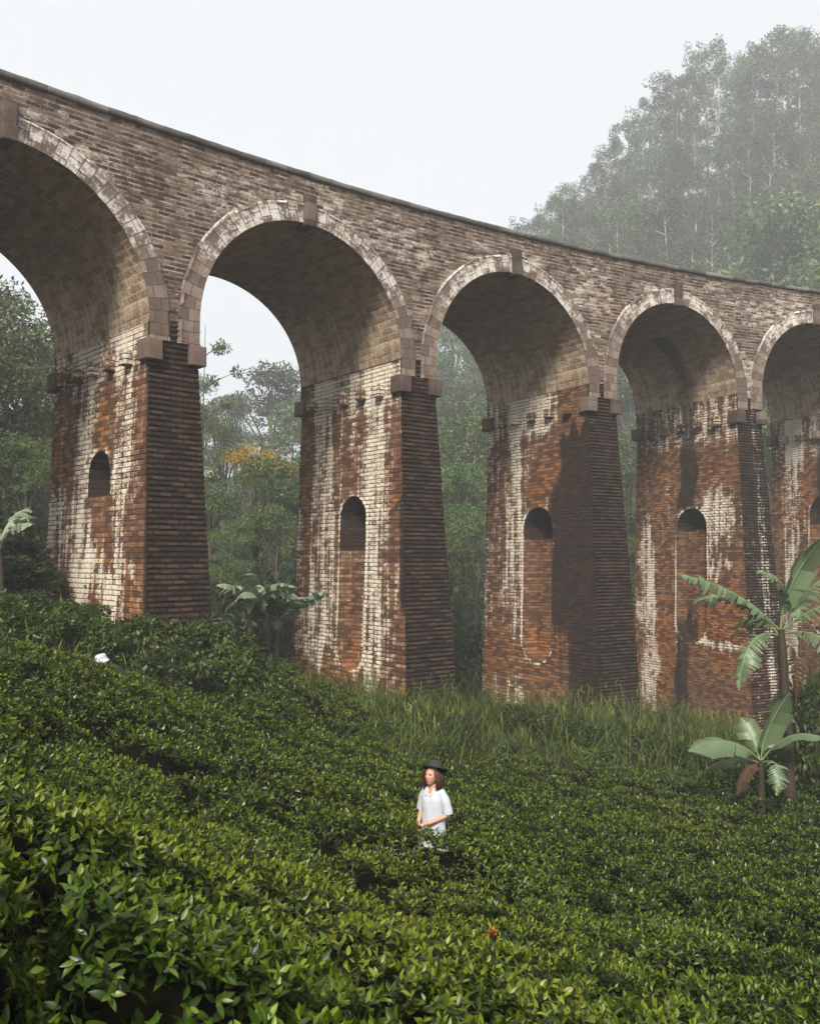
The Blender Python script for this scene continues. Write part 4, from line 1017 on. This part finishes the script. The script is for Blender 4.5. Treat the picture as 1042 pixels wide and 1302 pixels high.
banana(bx, P_(992, 800), [
    (P_(990, 802), P_(938, 742, -.3), P_(860, 730, -.8), .62, .5), (P_(988, 806), P_(935, 738, .1), P_(880, 767, .3), .66, .45), (P_(988, 808), P_(946, 792, -.6), P_(938, 878, -.9), .70, .1),
    (P_(992, 800), P_(992, 742, .1), P_(1050, 680, -.2), .78, .95, .2), (P_(1003, 798), P_(1010, 728, -.3), P_(960, 727, -.7), .42, .6), (P_(998, 802), P_(1030, 762, -.5), P_(1082, 772, -.8), .62, -.3),
    (P_(998, 806), P_(1040, 792, -.9), P_(1078, 846, -1.3), .66, -.1), (P_(994, 804), P_(960, 770, 1.), P_(930, 800, 1.7), .6, 0), (P_(996, 800), P_(1026, 740, 1.0), P_(1060, 728, 1.6), .6, 0),
    (P_(997, 822), P_(1018, 812, -.2), P_(1010, 900, -.3), .30, 0), (P_(990, 828), P_(1000, 835, .2), P_(1004, 925, .25), .26, 0)],
    'tall banana plant with big arching torn leaves in front of the right-hand pier', dry=(9, 10), r=.15)
bs = P_(966, 1012, 0, 22.0); bs[2] = g1(bs[0], bs[1])
Q_ = lambda px, py, dy=0.: at(px, py, 22.0 + dy)
banana(bs, Q_(966, 966), [
    (Q_(966, 968), Q_(930, 925, -.3), Q_(874, 955, -.7), .62, .35, .3), (Q_(967, 966), Q_(968, 930, 0), Q_(1003, 880, -.2), .66, 1.0, .15), (Q_(965, 966), Q_(956, 935, .2), Q_(940, 912, .5), .6, .8, .15),
    (Q_(968, 967), Q_(1000, 918, -.2), Q_(1052, 940, -.6), .52, .2, .4), (Q_(968, 970), Q_(996, 958, -.5), Q_(986, 1012, -.8), .52, .1), (Q_(964, 972), Q_(950, 968, -.5), Q_(936, 1012, -.7), .34, 0, .3),
    (Q_(965, 970), Q_(930, 955, .4), Q_(894, 980, .6), .4, 0, .4)],
    'short young banana plant with broad pale leaves at the edge of the tea', dry=(5,), r=.10)
def banana_generic(px, pybase, Y, hstem, n, length, label, group=None, seed=0, wd=.72):
    rg = random.Random(seed); b0 = at(px, pybase, Y); b0[2] = g1(b0[0], b0[1]); top = b0 + np.array([rg.uniform(-.1, .1), 0, hstem]); sp = []
    for k in range(n):
        a = k * 2.39996 + rg.uniform(-.3, .3); el = rg.uniform(.75, 1.4); L = length * rg.uniform(.8, 1.15)
        d = np.array([math.cos(a), math.sin(a), 0]); c = top + d * L * .45 * math.cos(el) + np.array([0, 0, L * .62 * math.sin(el)])
        t = top + d * L * (.50 + .35 * math.cos(el)) + np.array([0, 0, L * (.95 * math.sin(el) - rg.uniform(.15, .85))])
        sp.append((top, c, t, wd * rg.uniform(.85, 1.15), rg.uniform(-.3, .3), .6))
    banana(b0, top, sp, label, group, r=.11, leafm=mat_banana_pale)
banana_generic(318, 850, 28.5, 1.6, 12, 2.3, 'banana clump with drooping torn leaves behind the nearest pier, farther from the second pier', seed=3)
banana_generic(350, 866, 30, 1.4, 11, 2.2, 'banana clump with pale torn leaves tucked against the second pier', seed=9)
banana_generic(300, 800, 38, 1.7, 8, 2.0, 'banana plant in the shade at the back of the gap between the two nearest piers', seed=14)
banana_generic(2, 690, 25, 1.5, 7, 1.7, 'banana plant at the left edge below the nearest arch', seed=21)

# ------------------------------------------------------------------ people
mat_skin = simple_mat('skin', (.50, .26, .175), .5, .08, 20, .35)
mat_lip = simple_mat('lips', (.38, .10, .09), .4, .05, 20); mat_eye = simple_mat('eye_dark', (.03, .018, .012), .3, .1, 20)
mat_hair = simple_mat('auburn_hair', (.055, .016, .008), .4, .4, 40, .5)
mat_shirt = simple_mat('white_cotton', (.44, .46, .50), .85, .08, 9, .2, .5)
mat_felt = simple_mat('black_felt', (.018, .016, .016), .8, .2, 30, .2)
mat_felt2 = simple_mat('sunlit_felt', (.035, .033, .032), .8, .12, 30, .2)  # hat crown paler than the brim: sun on black felt, painted in
def pattern_mat():
    m, nt, out = new_mat('printed_cotton'); b = NB(nt); tc = b.n('ShaderNodeTexCoord').outputs['Object']
    c = b.mix(b.smooth(b.noise(tc, 18, 2), .5, .54), rgba((.70, .70, .69)), rgba((.03, .035, .04)))
    p = b.n('ShaderNodeBsdfPrincipled'); b.l(c, p.inputs[0]); p.inputs['Roughness'].default_value = .85; b.l(p.outputs[0], out.inputs[0]); return m
mat_print = pattern_mat()
mat_work = simple_mat('faded_work_shirt', (.030, .042, .024), .9, .2, 12, .1, .5)
def skin_body(J, E, rads, root='pelvis'):
    """one continuous surface grown over a joint skeleton"""
    me = bpy.data.meshes.new('skeleton'); names = list(J); ix = {k: i for i, k in enumerate(names)}
    me.from_pydata([J[k] for k in names], [(ix[a], ix[b_]) for a, b_ in E], [])
    o = bpy.data.objects.new('skeleton', me); C.objects.link(o)
    o.modifiers.new('skin', 'SKIN'); md = o.modifiers['skin']; md.use_smooth_shade = True
    if not me.skin_vertices:
        bpy.context.view_layer.objects.active = o
    for k in names:
        sv = me.skin_vertices[0].data[ix[k]]; r = rads[k]; sv.radius = r if isinstance(r, tuple) else (r, r); sv.use_root = (k == root)
    s = o.modifiers.new('sub', 'SUBSURF'); s.levels = 2; s.render_levels = 2
    dg = bpy.context.evaluated_depsgraph_get(); dg.update()
    res = bpy.data.meshes.new_from_object(o.evaluated_get(dg)); bpy.data.objects.remove(o); bpy.data.meshes.remove(me)
    V = np.empty(len(res.vertices) * 3, np.float32); res.vertices.foreach_get('co', V); V = V.reshape(-1, 3)
    F = [list(p.vertices) for p in res.polygons]; bpy.data.meshes.remove(res)
    return V, F
def hand(J, E, rads, wrist, palm, fdir, pn, thumb, tag_, curl=.6):
    """palm, four unequal bent fingers and a thumb from the palm's side, closed round what is held"""
    fdir = unit(np.array(fdir)); pn = unit(np.array(pn)); side = unit(np.cross(fdir, pn)); P = np.array(palm)
    for k, (o, l) in enumerate(((-.030, .062), (-.011, .075), (.009, .071), (.027, .055))):
        a = P + side * o + fdir * .035; d1 = unit(fdir + pn * curl * .4); d2 = unit(fdir * .6 + pn * curl); d3 = unit(fdir * .1 + pn * curl)
        q1 = a + d1 * l * .45; q2 = q1 + d2 * l * .32; q3 = q2 + d3 * l * .25
        for n_, q, r in (('a', a, .0105), ('b', q1, .0095), ('c', q2, .0088), ('d', q3, .0075)):
            J[f'{tag_}f{k}{n_}'] = tuple(q); rads[f'{tag_}f{k}{n_}'] = r
        E += [(palm_key(tag_), f'{tag_}f{k}a'), (f'{tag_}f{k}a', f'{tag_}f{k}b'), (f'{tag_}f{k}b', f'{tag_}f{k}c'), (f'{tag_}f{k}c', f'{tag_}f{k}d')]
    t0 = P - fdir * .012 + side * thumb * .028; t1 = t0 + unit(side * thumb + fdir * .5 + pn * .5) * .03; t2 = t1 + unit(fdir + pn * .7) * .028
    for n_, q, r in (('a', t0, .013), ('b', t1, .0115), ('c', t2, .009)):
        J[f'{tag_}t{n_}'] = tuple(q); rads[f'{tag_}t{n_}'] = r
    E += [(palm_key(tag_), f'{tag_}ta'), (f'{tag_}ta', f'{tag_}tb'), (f'{tag_}tb', f'{tag_}tc')]
def palm_key(t): return t + 'palm'
def head_mesh(centre, tilt):
    """skull, brow, nose, lips, chin, ears"""
    nu, nv = 96, 72; u = np.linspace(0, 2 * np.pi, nu, endpoint=False); v = np.linspace(.03, np.pi - .03, nv); U, Vv = np.meshgrid(u, v, indexing='ij')
    x = np.sin(Vv) * np.sin(U); y = -np.sin(Vv) * np.cos(U); z = np.cos(Vv)
    X = x * .073; Y = y * .092; Z = z * .115
    front = np.clip(-y, 0, 1); low = np.clip(-z, 0, 1)
    X = X * (1 - .30 * low ** 1.3); Y = np.where(y < 0, Y * (1 - .10 * low), Y * (1 - .25 * low))
    g_ = lambda cx, cz, sx, sz: np.exp(-((X - cx) / sx) ** 2 - ((Z - cz) / sz) ** 2) * (y < 0)
    Y = Y - .022 * g_(0, -.022, .011, .016) - .012 * g_(0, 0., .008, .022) - .006 * g_(0, .028, .05, .010) + .009 * (g_(.031, .006, .015, .010) + g_(-.031, .006, .015, .010))
    Y = Y - .007 * g_(0, -.055, .020, .006) - .005 * g_(0, -.068, .017, .006) - .009 * g_(0, -.095, .020, .012) + .003 * g_(0, -.0615, .02, .003)
    mi = np.zeros((nu, nv), int)
    Vt = np.stack([X, Y, Z], -1); ct, s_ = math.cos(tilt), math.sin(tilt)
    Vt = np.stack([Vt[..., 0], Vt[..., 1] * ct - Vt[..., 2] * s_, Vt[..., 1] * s_ + Vt[..., 2] * ct], -1) + np.array(centre)
    i = np.arange(nu)[:, None] * nv; j = np.arange(nv - 1)[None]; k = ((np.arange(nu) + 1) % nu)[:, None] * nv
    F = np.stack([i + j, i + j + 1, k + j + 1, k + j], -1).reshape(-1, 4)
    xm = X.ravel()[F].mean(1); zm = Z.ravel()[F].mean(1); ym = y.ravel()[F].mean(1); m = np.zeros(len(F), int)
    m[(ym < 0) & ((xm / .022) ** 2 + ((zm + .062) / .008) ** 2 < 1)] = 1
    m[(ym < 0) & (((np.abs(xm) - .031) / .013) ** 2 + ((zm - .007) / .0055) ** 2 < 1)] = 2
    m[(ym < 0) & (np.abs(np.abs(xm) - .032) < .017) & (np.abs(zm - .027 + .9 * (np.abs(xm) - .03) ** 2 / .02) < .0032)] = 3
    return Vt.reshape(-1, 3), F, m
def lathe_rings(rings, n=28, mat=None, name='part', notch=None):
    """rings: (cx, cy, z, rx, ry); joined into a tube of cloth"""
    V = []; th = np.linspace(0, 2 * np.pi, n, endpoint=False)
    for q, (cx, cy_, z, rx, ry) in enumerate(rings):
        fold = 1 + .035 * np.sin(th * 5 + q * 1.3) + .02 * np.sin(th * 9 + q)
        zz = np.full(n, z)
        if notch and q >= len(rings) - 2: zz = zz - notch * np.exp(-((th - np.pi * 1.5) / .33) ** 2) * (1 if q == len(rings) - 1 else .45)
        V.append(np.stack([cx + rx * np.cos(th) * fold, cy_ + ry * np.sin(th) * fold, zz], -1))
    V = np.concatenate(V); i = np.arange(len(rings) - 1)[:, None] * n; j = np.arange(n)[None]; k = (j + 1) % n
    return V, np.stack([i + j, i + k, i + n + k, i + n + j], -1).reshape(-1, 4)
def hat_mesh(centre, tilt, brim, crown_h, mats, droop=.02, roll=0):
    n = 36; th = np.linspace(0, 2 * np.pi, n, endpoint=False); prof = [(brim, -droop), (brim * .985, .006 - droop), (.115, .004), (.098, .012), (.094, .05), (.088, crown_h * .85), (.07, crown_h), (.03, crown_h * .93), (.002, crown_h * .9)]
    V = []
    for r, z in prof:
        sx = 1.0; wave = (.012 * np.sin(2 * th + .5) if r > .12 else 0)
        V.append(np.stack([r * np.cos(th) * .94, r * np.sin(th) * 1.06, z + wave + 0 * th], -1))
    prof2 = [(brim * .97, -.006 - droop), (.112, -.004), (.09, .002)]
    for r, z in prof2: V.insert(0, np.stack([r * np.cos(th) * .94, r * np.sin(th) * 1.06, z + (.012 * np.sin(2 * th + .5) if r > .12 else 0) + 0 * th], -1))
    V = V[:3][::-1] and np.concatenate([V[0], V[1], V[2]] + V[3:])
    m = len(prof) + 3; i = np.arange(m - 1)[:, None] * n; j = np.arange(n)[None]; k = (j + 1) % n
    F = np.stack([i + j, i + k, i + n + k, i + n + j], -1).reshape(-1, 4)
    Mx = Matrix.Rotation(tilt, 3, 'X') @ Matrix.Rotation(roll, 3, 'Y'); V = V @ np.array(Mx).T + np.array(centre)
    row = np.repeat(np.arange(m - 1), n); mi = np.where(row >= 5, 1, 0)
    return make_mesh('hat', V, F, mats, smooth=True, mi=mi)
def person(loc, rz, J, extra, label, hatspec, hairspec, shirt_parts, head, trousers):
    root = empty('person', loc, rz); tag(root, label, 'person')
    rads = dict(extra['r']); E = list(extra['E'])
    for h in extra['hands']: hand(J, E, rads, *h)
    V, F = skin_body(J, E, rads)
    hv, hf, hm = head_mesh(*head)
    F3 = [f for f in F if len(f) == 3]; F4 = [f for f in F if len(f) == 4]; n = len(V); F4 = np.array(F4 + [list(q + n) for q in hf]); lists = ([np.array(F3)] if F3 else []) + [F4]
    mi = np.concatenate([np.zeros(len(F3) + len(F4) - len(hf), int), hm])
    me = make_mesh('body', np.concatenate([V, hv]), lists, [mat_skin, mat_lip, mat_eye, mat_hair], smooth=True, mi=mi); link('body', me, root)
    for nm, mat, tubes in shirt_parts:
        mb = MB()
        for v_, f_ in tubes: mb.add(v_, f_)
        o = link(nm, mb.mesh(nm, mat, smooth=True), root)
    if hairspec is not None:
        mb = MB(); rg = np.random.default_rng(4); hc = np.array(head[0])
        for k in range(130):
            a = rg.uniform(-.35, np.pi + .35); d = np.array([math.cos(a) * .078, math.sin(a) * .095, 0])
            s0 = hc + d * .75 + [0, 0, .06 + .03 * rg.random()]; ln = hairspec * rg.uniform(.7, 1.1)
            ph = rg.uniform(0, 6); q = np.linspace(0, 1, 9)[:, None]
            pts = s0 + np.array([0, 0, -1.]) * q * ln + d * (.5 * np.sin(q * 2.6) + .3 * q) + np.concatenate([np.sin(q * 9 + ph), np.cos(q * 8 + ph), 0 * q], 1) * .010 * q
            tube(mb, pts, np.linspace(.012, .006, 9) * rg.uniform(.7, 1.2), 5)
        link('hair', mb.mesh('hair', mat_hair, smooth=True), root)
    link('hat', hat_mesh(*hatspec), root)
    return root

def sleeve(a, m, b, r0, r1):
    mb = MB(); tube(mb, bez(a, m, b, 8), np.linspace(r0, r1, 8) * (1 + .06 * np.sin(np.arange(8) * 2.2)), 14); return mb.V[0], mb.F[4][0]
# the woman in the white shirt
J = dict(pelvis=(0, 0, .93), belly=(0, 0, 1.06), chest=(0, .005, 1.22), top=(0, .01, 1.34), neck=(0, 0, 1.42), nape=(0, -.012, 1.49),
         lsh=(.138, .01, 1.355), lel=(.20, .035, 1.105), lwr=(.075, -.17, 1.035), lpalm=(.022, -.215, 1.015),
         rsh=(-.138, .01, 1.355), rel=(-.20, .03, 1.105), rwr=(-.10, -.165, 1.02), rpalm=(-.052, -.215, 1.0),
         lhip=(.09, 0, .88), lkn=(.10, -.01, .49), lan=(.09, .03, .09), lto=(.10, -.10, .035), rhip=(-.09, 0, .88), rkn=(-.10, -.03, .49), ran=(-.10, .0, .09), rto=(-.11, -.13, .035))
E0 = [('pelvis', 'belly'), ('belly', 'chest'), ('chest', 'top'), ('top', 'neck'), ('neck', 'nape'), ('pelvis', 'lhip'), ('lhip', 'lkn'), ('lkn', 'lan'), ('lan', 'lto'), ('pelvis', 'rhip'), ('rhip', 'rkn'), ('rkn', 'ran'), ('ran', 'rto'),
      ('top', 'lsh'), ('lsh', 'lel'), ('lel', 'lwr'), ('lwr', 'lpalm'), ('top', 'rsh'), ('rsh', 'rel'), ('rel', 'rwr'), ('rwr', 'rpalm')]
R0 = dict(pelvis=(.13, .10), belly=(.105, .085), chest=(.12, .09), top=(.09, .07), neck=.047, nape=.05, lsh=.05, lel=.038, lwr=.025, lpalm=(.034, .018), rsh=.05, rel=.038, rwr=.025, rpalm=(.034, .018),
          lhip=.085, lkn=.055, lan=.036, lto=.03, rhip=.085, rkn=.055, ran=.036, rto=.03)
pw = np.array([WOMAN[0], WOMAN[1], at(550, 971, 11.0)[2] - 1.70])
torso = lathe_rings([(0, 0, .86, .172, .135), (0, 0, .95, .165, .13), (0, 0, 1.05, .15, .12), (0, .0, 1.15, .150, .12), (0, 0, 1.25, .155, .122), (0, .005, 1.33, .150, .108), (0, .01, 1.385, .125, .085), (0, .008, 1.425, .066, .06)], notch=.13)
pants = lathe_rings([(0, 0, .68, .20, .15), (0, 0, .80, .185, .145), (0, 0, .95, .155, .125)])
legs = [sleeve((s * .095, 0, .84), (s * .105, -.02, .5), (s * .10, .01, .12), .105, .085) for s in (-1, 1)]
collar = [sleeve((-.07, .02, 1.41), (-.07, -.05, 1.41), (-.028, -.105, 1.33), .018, .012), sleeve((.07, .02, 1.41), (.07, -.05, 1.41), (.028, -.105, 1.33), .018, .012), sleeve((-.07, .02, 1.41), (0, .085, 1.44), (.07, .02, 1.41), .018, .018)]
person(pw, rad(-38), J, dict(E=E0, r=R0, hands=[('lwr', J['lpalm'], (-.8, -.5, -.25), (.1, -.4, -.9), 1, 'l'), ('rwr', J['rpalm'], (.7, -.6, -.3), (-.1, -.4, -.9), -1, 'r')]),
       'woman in a loose white short-sleeved shirt and dark brimmed hat standing waist-deep in tea', ((0, .030, 1.622), rad(-27), .165, .10, [mat_felt, mat_felt2], -.004, rad(-8)), .22,
       [('shirt', mat_shirt, [torso, sleeve((.09, .01, 1.365), (.175, .02, 1.31), (.202, .035, 1.12), .060, .060), sleeve((-.09, .01, 1.365), (-.175, .02, 1.31), (-.202, .03, 1.12), .060, .060)]),
        ('collar', mat_shirt, collar), ('trousers', mat_print, [pants] + legs)], ((0, -.03, 1.555), rad(-14)), None)
# the stooping figure whose white head-covering shows above the far edge of the tea
ps = at(137, 846, 16.2); ps[2] = at(137, 832, 16.2)[2] - 1.14
J2 = dict(pelvis=(0, .28, .52), belly=(0, .22, .64), chest=(0, .10, .78), top=(0, -.0, .87), neck=(0, -.06, .92), nape=(0, -.09, .97),
          lsh=(.15, .0, .87), lel=(.20, -.15, .66), lwr=(.12, -.33, .58), lpalm=(.10, -.38, .56), rsh=(-.15, .0, .87), rel=(-.20, -.16, .66), rwr=(-.12, -.34, .60), rpalm=(-.10, -.39, .58),
          lhip=(.10, .26, .48), lkn=(.14, -.10, .44), lan=(.12, .10, .08), lto=(.12, -.04, .03), rhip=(-.10, .26, .48), rkn=(-.14, -.10, .44), ran=(-.12, .10, .08), rto=(-.12, -.04, .03))
tor2 = []
mb_ = MB(); tube(mb_, bez((0, .28, .5), (0, .22, .72), (0, -.03, .91), 9), np.array([.16, .17, .17, .17, .17, .17, .165, .14, .075]), 18); tor2.append((mb_.V[0], mb_.F[4][0]))
person(ps, rad(-55), J2, dict(E=E0, r=R0, hands=[('lwr', J2['lpalm'], (-.2, -.9, -.3), (0, -.3, -.9), -1, 'l'), ('rwr', J2['rpalm'], (.2, -.9, -.3), (0, -.3, -.9), 1, 'r')]),
       'stooping person in a white floppy sun hat half hidden behind the tea near the left', ((0, -.115, 1.045), rad(14), .135, .105, [mat_shirt, mat_shirt], .045, 0), .16,
       [('shirt', mat_work, tor2 + [sleeve((.10, .0, .88), (.2, -.03, .84), (.205, -.15, .66), .07, .07), sleeve((-.10, .0, .88), (-.2, -.03, .84), (-.205, -.15, .66), .07, .07)]),
        ('trousers', mat_print, [sleeve((s * .10, .27, .5), (s * .12, .05, .56), (s * .14, -.10, .44), .10, .085) for s in (-1, 1)] + [sleeve((s * .14, -.10, .44), (s * .13, .0, .3), (s * .12, .10, .10), .085, .06) for s in (-1, 1)])],
       ((0, -.135, .985), rad(8)), None)
# the orange shoot in the hollow of the tea
def orange_shoot():
    p = at(615, 1194, 6.9); h, _, _ = canopy(np.array([p[0]]), np.array([p[1]])); z = p[2]
    root = empty('orange_flower', (p[0], p[1], z)); tag(root, 'small orange-red flower sprig in a dark hollow of the tea', 'flower')
    st = MB(); tube(st, bez((0, 0, -.45), (.01, 0, -.2), (0, 0, .02), 6), np.full(6, .006), 5); tube(st, bez((0, 0, -.2), (.05, 0, -.05), (.07, 0, .04), 6), np.full(6, .004), 5)
    link('stem', st.mesh('stem', mat_pstem), root)
    mb = MB(); rg = np.random.default_rng(3)
    for c in ((0, 0, .02), (.07, 0, .05)):
        n = 9; d = unit(rg.normal(0, .6, (n, 3)) + [0, -.3, .8]); leaves(mb, np.tile(np.array(c, float), (n, 1)), d, unit(rg.normal(0, 1, (n, 3))), .055, .024, 3, .2, .1, np.tile([[1., 1., 1.]], (n, 1)) * rg.uniform(.7, 1.2, (n, 1)))
    link('petals', mb.mesh('petals', leaf_mat('orange_petals', (.42, .08, .02), .5, .3, .25)), root)
orange_shoot()
HAZE, CLOUD, SUN_E, SUN_ANG, EXPO = .0012, (6.4, 6.55, 6.7), 4.5, 14, .60

# ------------------------------------------------------------------ air, light, camera
def haze(x0, x1, y0, y1, z0, z1, density):
    bm = bmesh.new(); bmesh.ops.create_cube(bm, size=1); me = bpy.data.meshes.new('haze')
    for v in bm.verts: v.co = Vector(((x0 + x1) / 2 + v.co.x * (x1 - x0), (y0 + y1) / 2 + v.co.y * (y1 - y0), (z0 + z1) / 2 + v.co.z * (z1 - z0)))
    bm.to_mesh(me); bm.free()
    m, nt, out = new_mat('haze_air'); v = nt.nodes.new('ShaderNodeVolumePrincipled')
    v.inputs['Color'].default_value = (.93, .96, 1, 1); v.inputs['Density'].default_value = density; v.inputs['Anisotropy'].default_value = .0
    nt.links.new(v.outputs[0], out.inputs['Volume']); me.materials.append(m)
    return tag(link('haze', me), kind='stuff')
haze(-242, 242, -92, 422, float(GZ.min()) - 1, 165, HAZE)

w = bpy.data.worlds.new('World'); sc.world = w; w.use_nodes = True
nt = w.node_tree; b = NB(nt); bg = nt.nodes['Background']
sky = b.n('ShaderNodeTexSky', sky_type='NISHITA'); sky.sun_disc = False
SUN_EL, SUN_AZ = rad(42), rad(-168)          # high, behind the left shoulder, through cloud
sky.sun_elevation = SUN_EL; sky.sun_rotation = SUN_AZ; sky.dust_density = 4; sky.air_density = 1.0
col = b.mix(.88, sky.outputs[0], rgba(CLOUD))
b.l(col, bg.inputs[0]); bg.inputs[1].default_value = .1
sun = bpy.data.lights.new('sun', 'SUN'); sun.energy = SUN_E; sun.angle = rad(SUN_ANG); sun.color = (1, .95, .87)
so = bpy.data.objects.new('sun', sun); C.objects.link(so)
dirv = Vector((math.sin(SUN_AZ) * math.cos(SUN_EL), math.cos(SUN_AZ) * math.cos(SUN_EL), math.sin(SUN_EL)))
so.rotation_euler = dirv.to_track_quat('Z', 'Y').to_euler(); so.location = dirv * 60

cam = bpy.data.cameras.new('camera'); co = bpy.data.objects.new('camera', cam); C.objects.link(co)
cam.sensor_fit = 'VERTICAL'; cam.sensor_height = 24; cam.lens = FPX / 1302 * 24; cam.clip_start = .05; cam.clip_end = 3000
co.rotation_euler = (math.pi / 2 + PIT, 0, 0); sc.camera = co
cam.dof.use_dof = True; cam.dof.focus_distance = 13; cam.dof.aperture_fstop = 4.0
sc.view_settings.view_transform = 'Standard'; sc.view_settings.look = 'None'; sc.view_settings.exposure = EXPO; sc.view_settings.gamma = 1
sc.render.engine = 'CYCLES'
cy = sc.cycles
cy.use_denoising = True; cy.max_bounces = 6; cy.diffuse_bounces = 3; cy.glossy_bounces = 2; cy.transmission_bounces = 2; cy.volume_bounces = 1; cy.transparent_max_bounces = 4
cy.use_adaptive_sampling = True; cy.adaptive_threshold = .02; cy.sample_clamp_indirect = 4
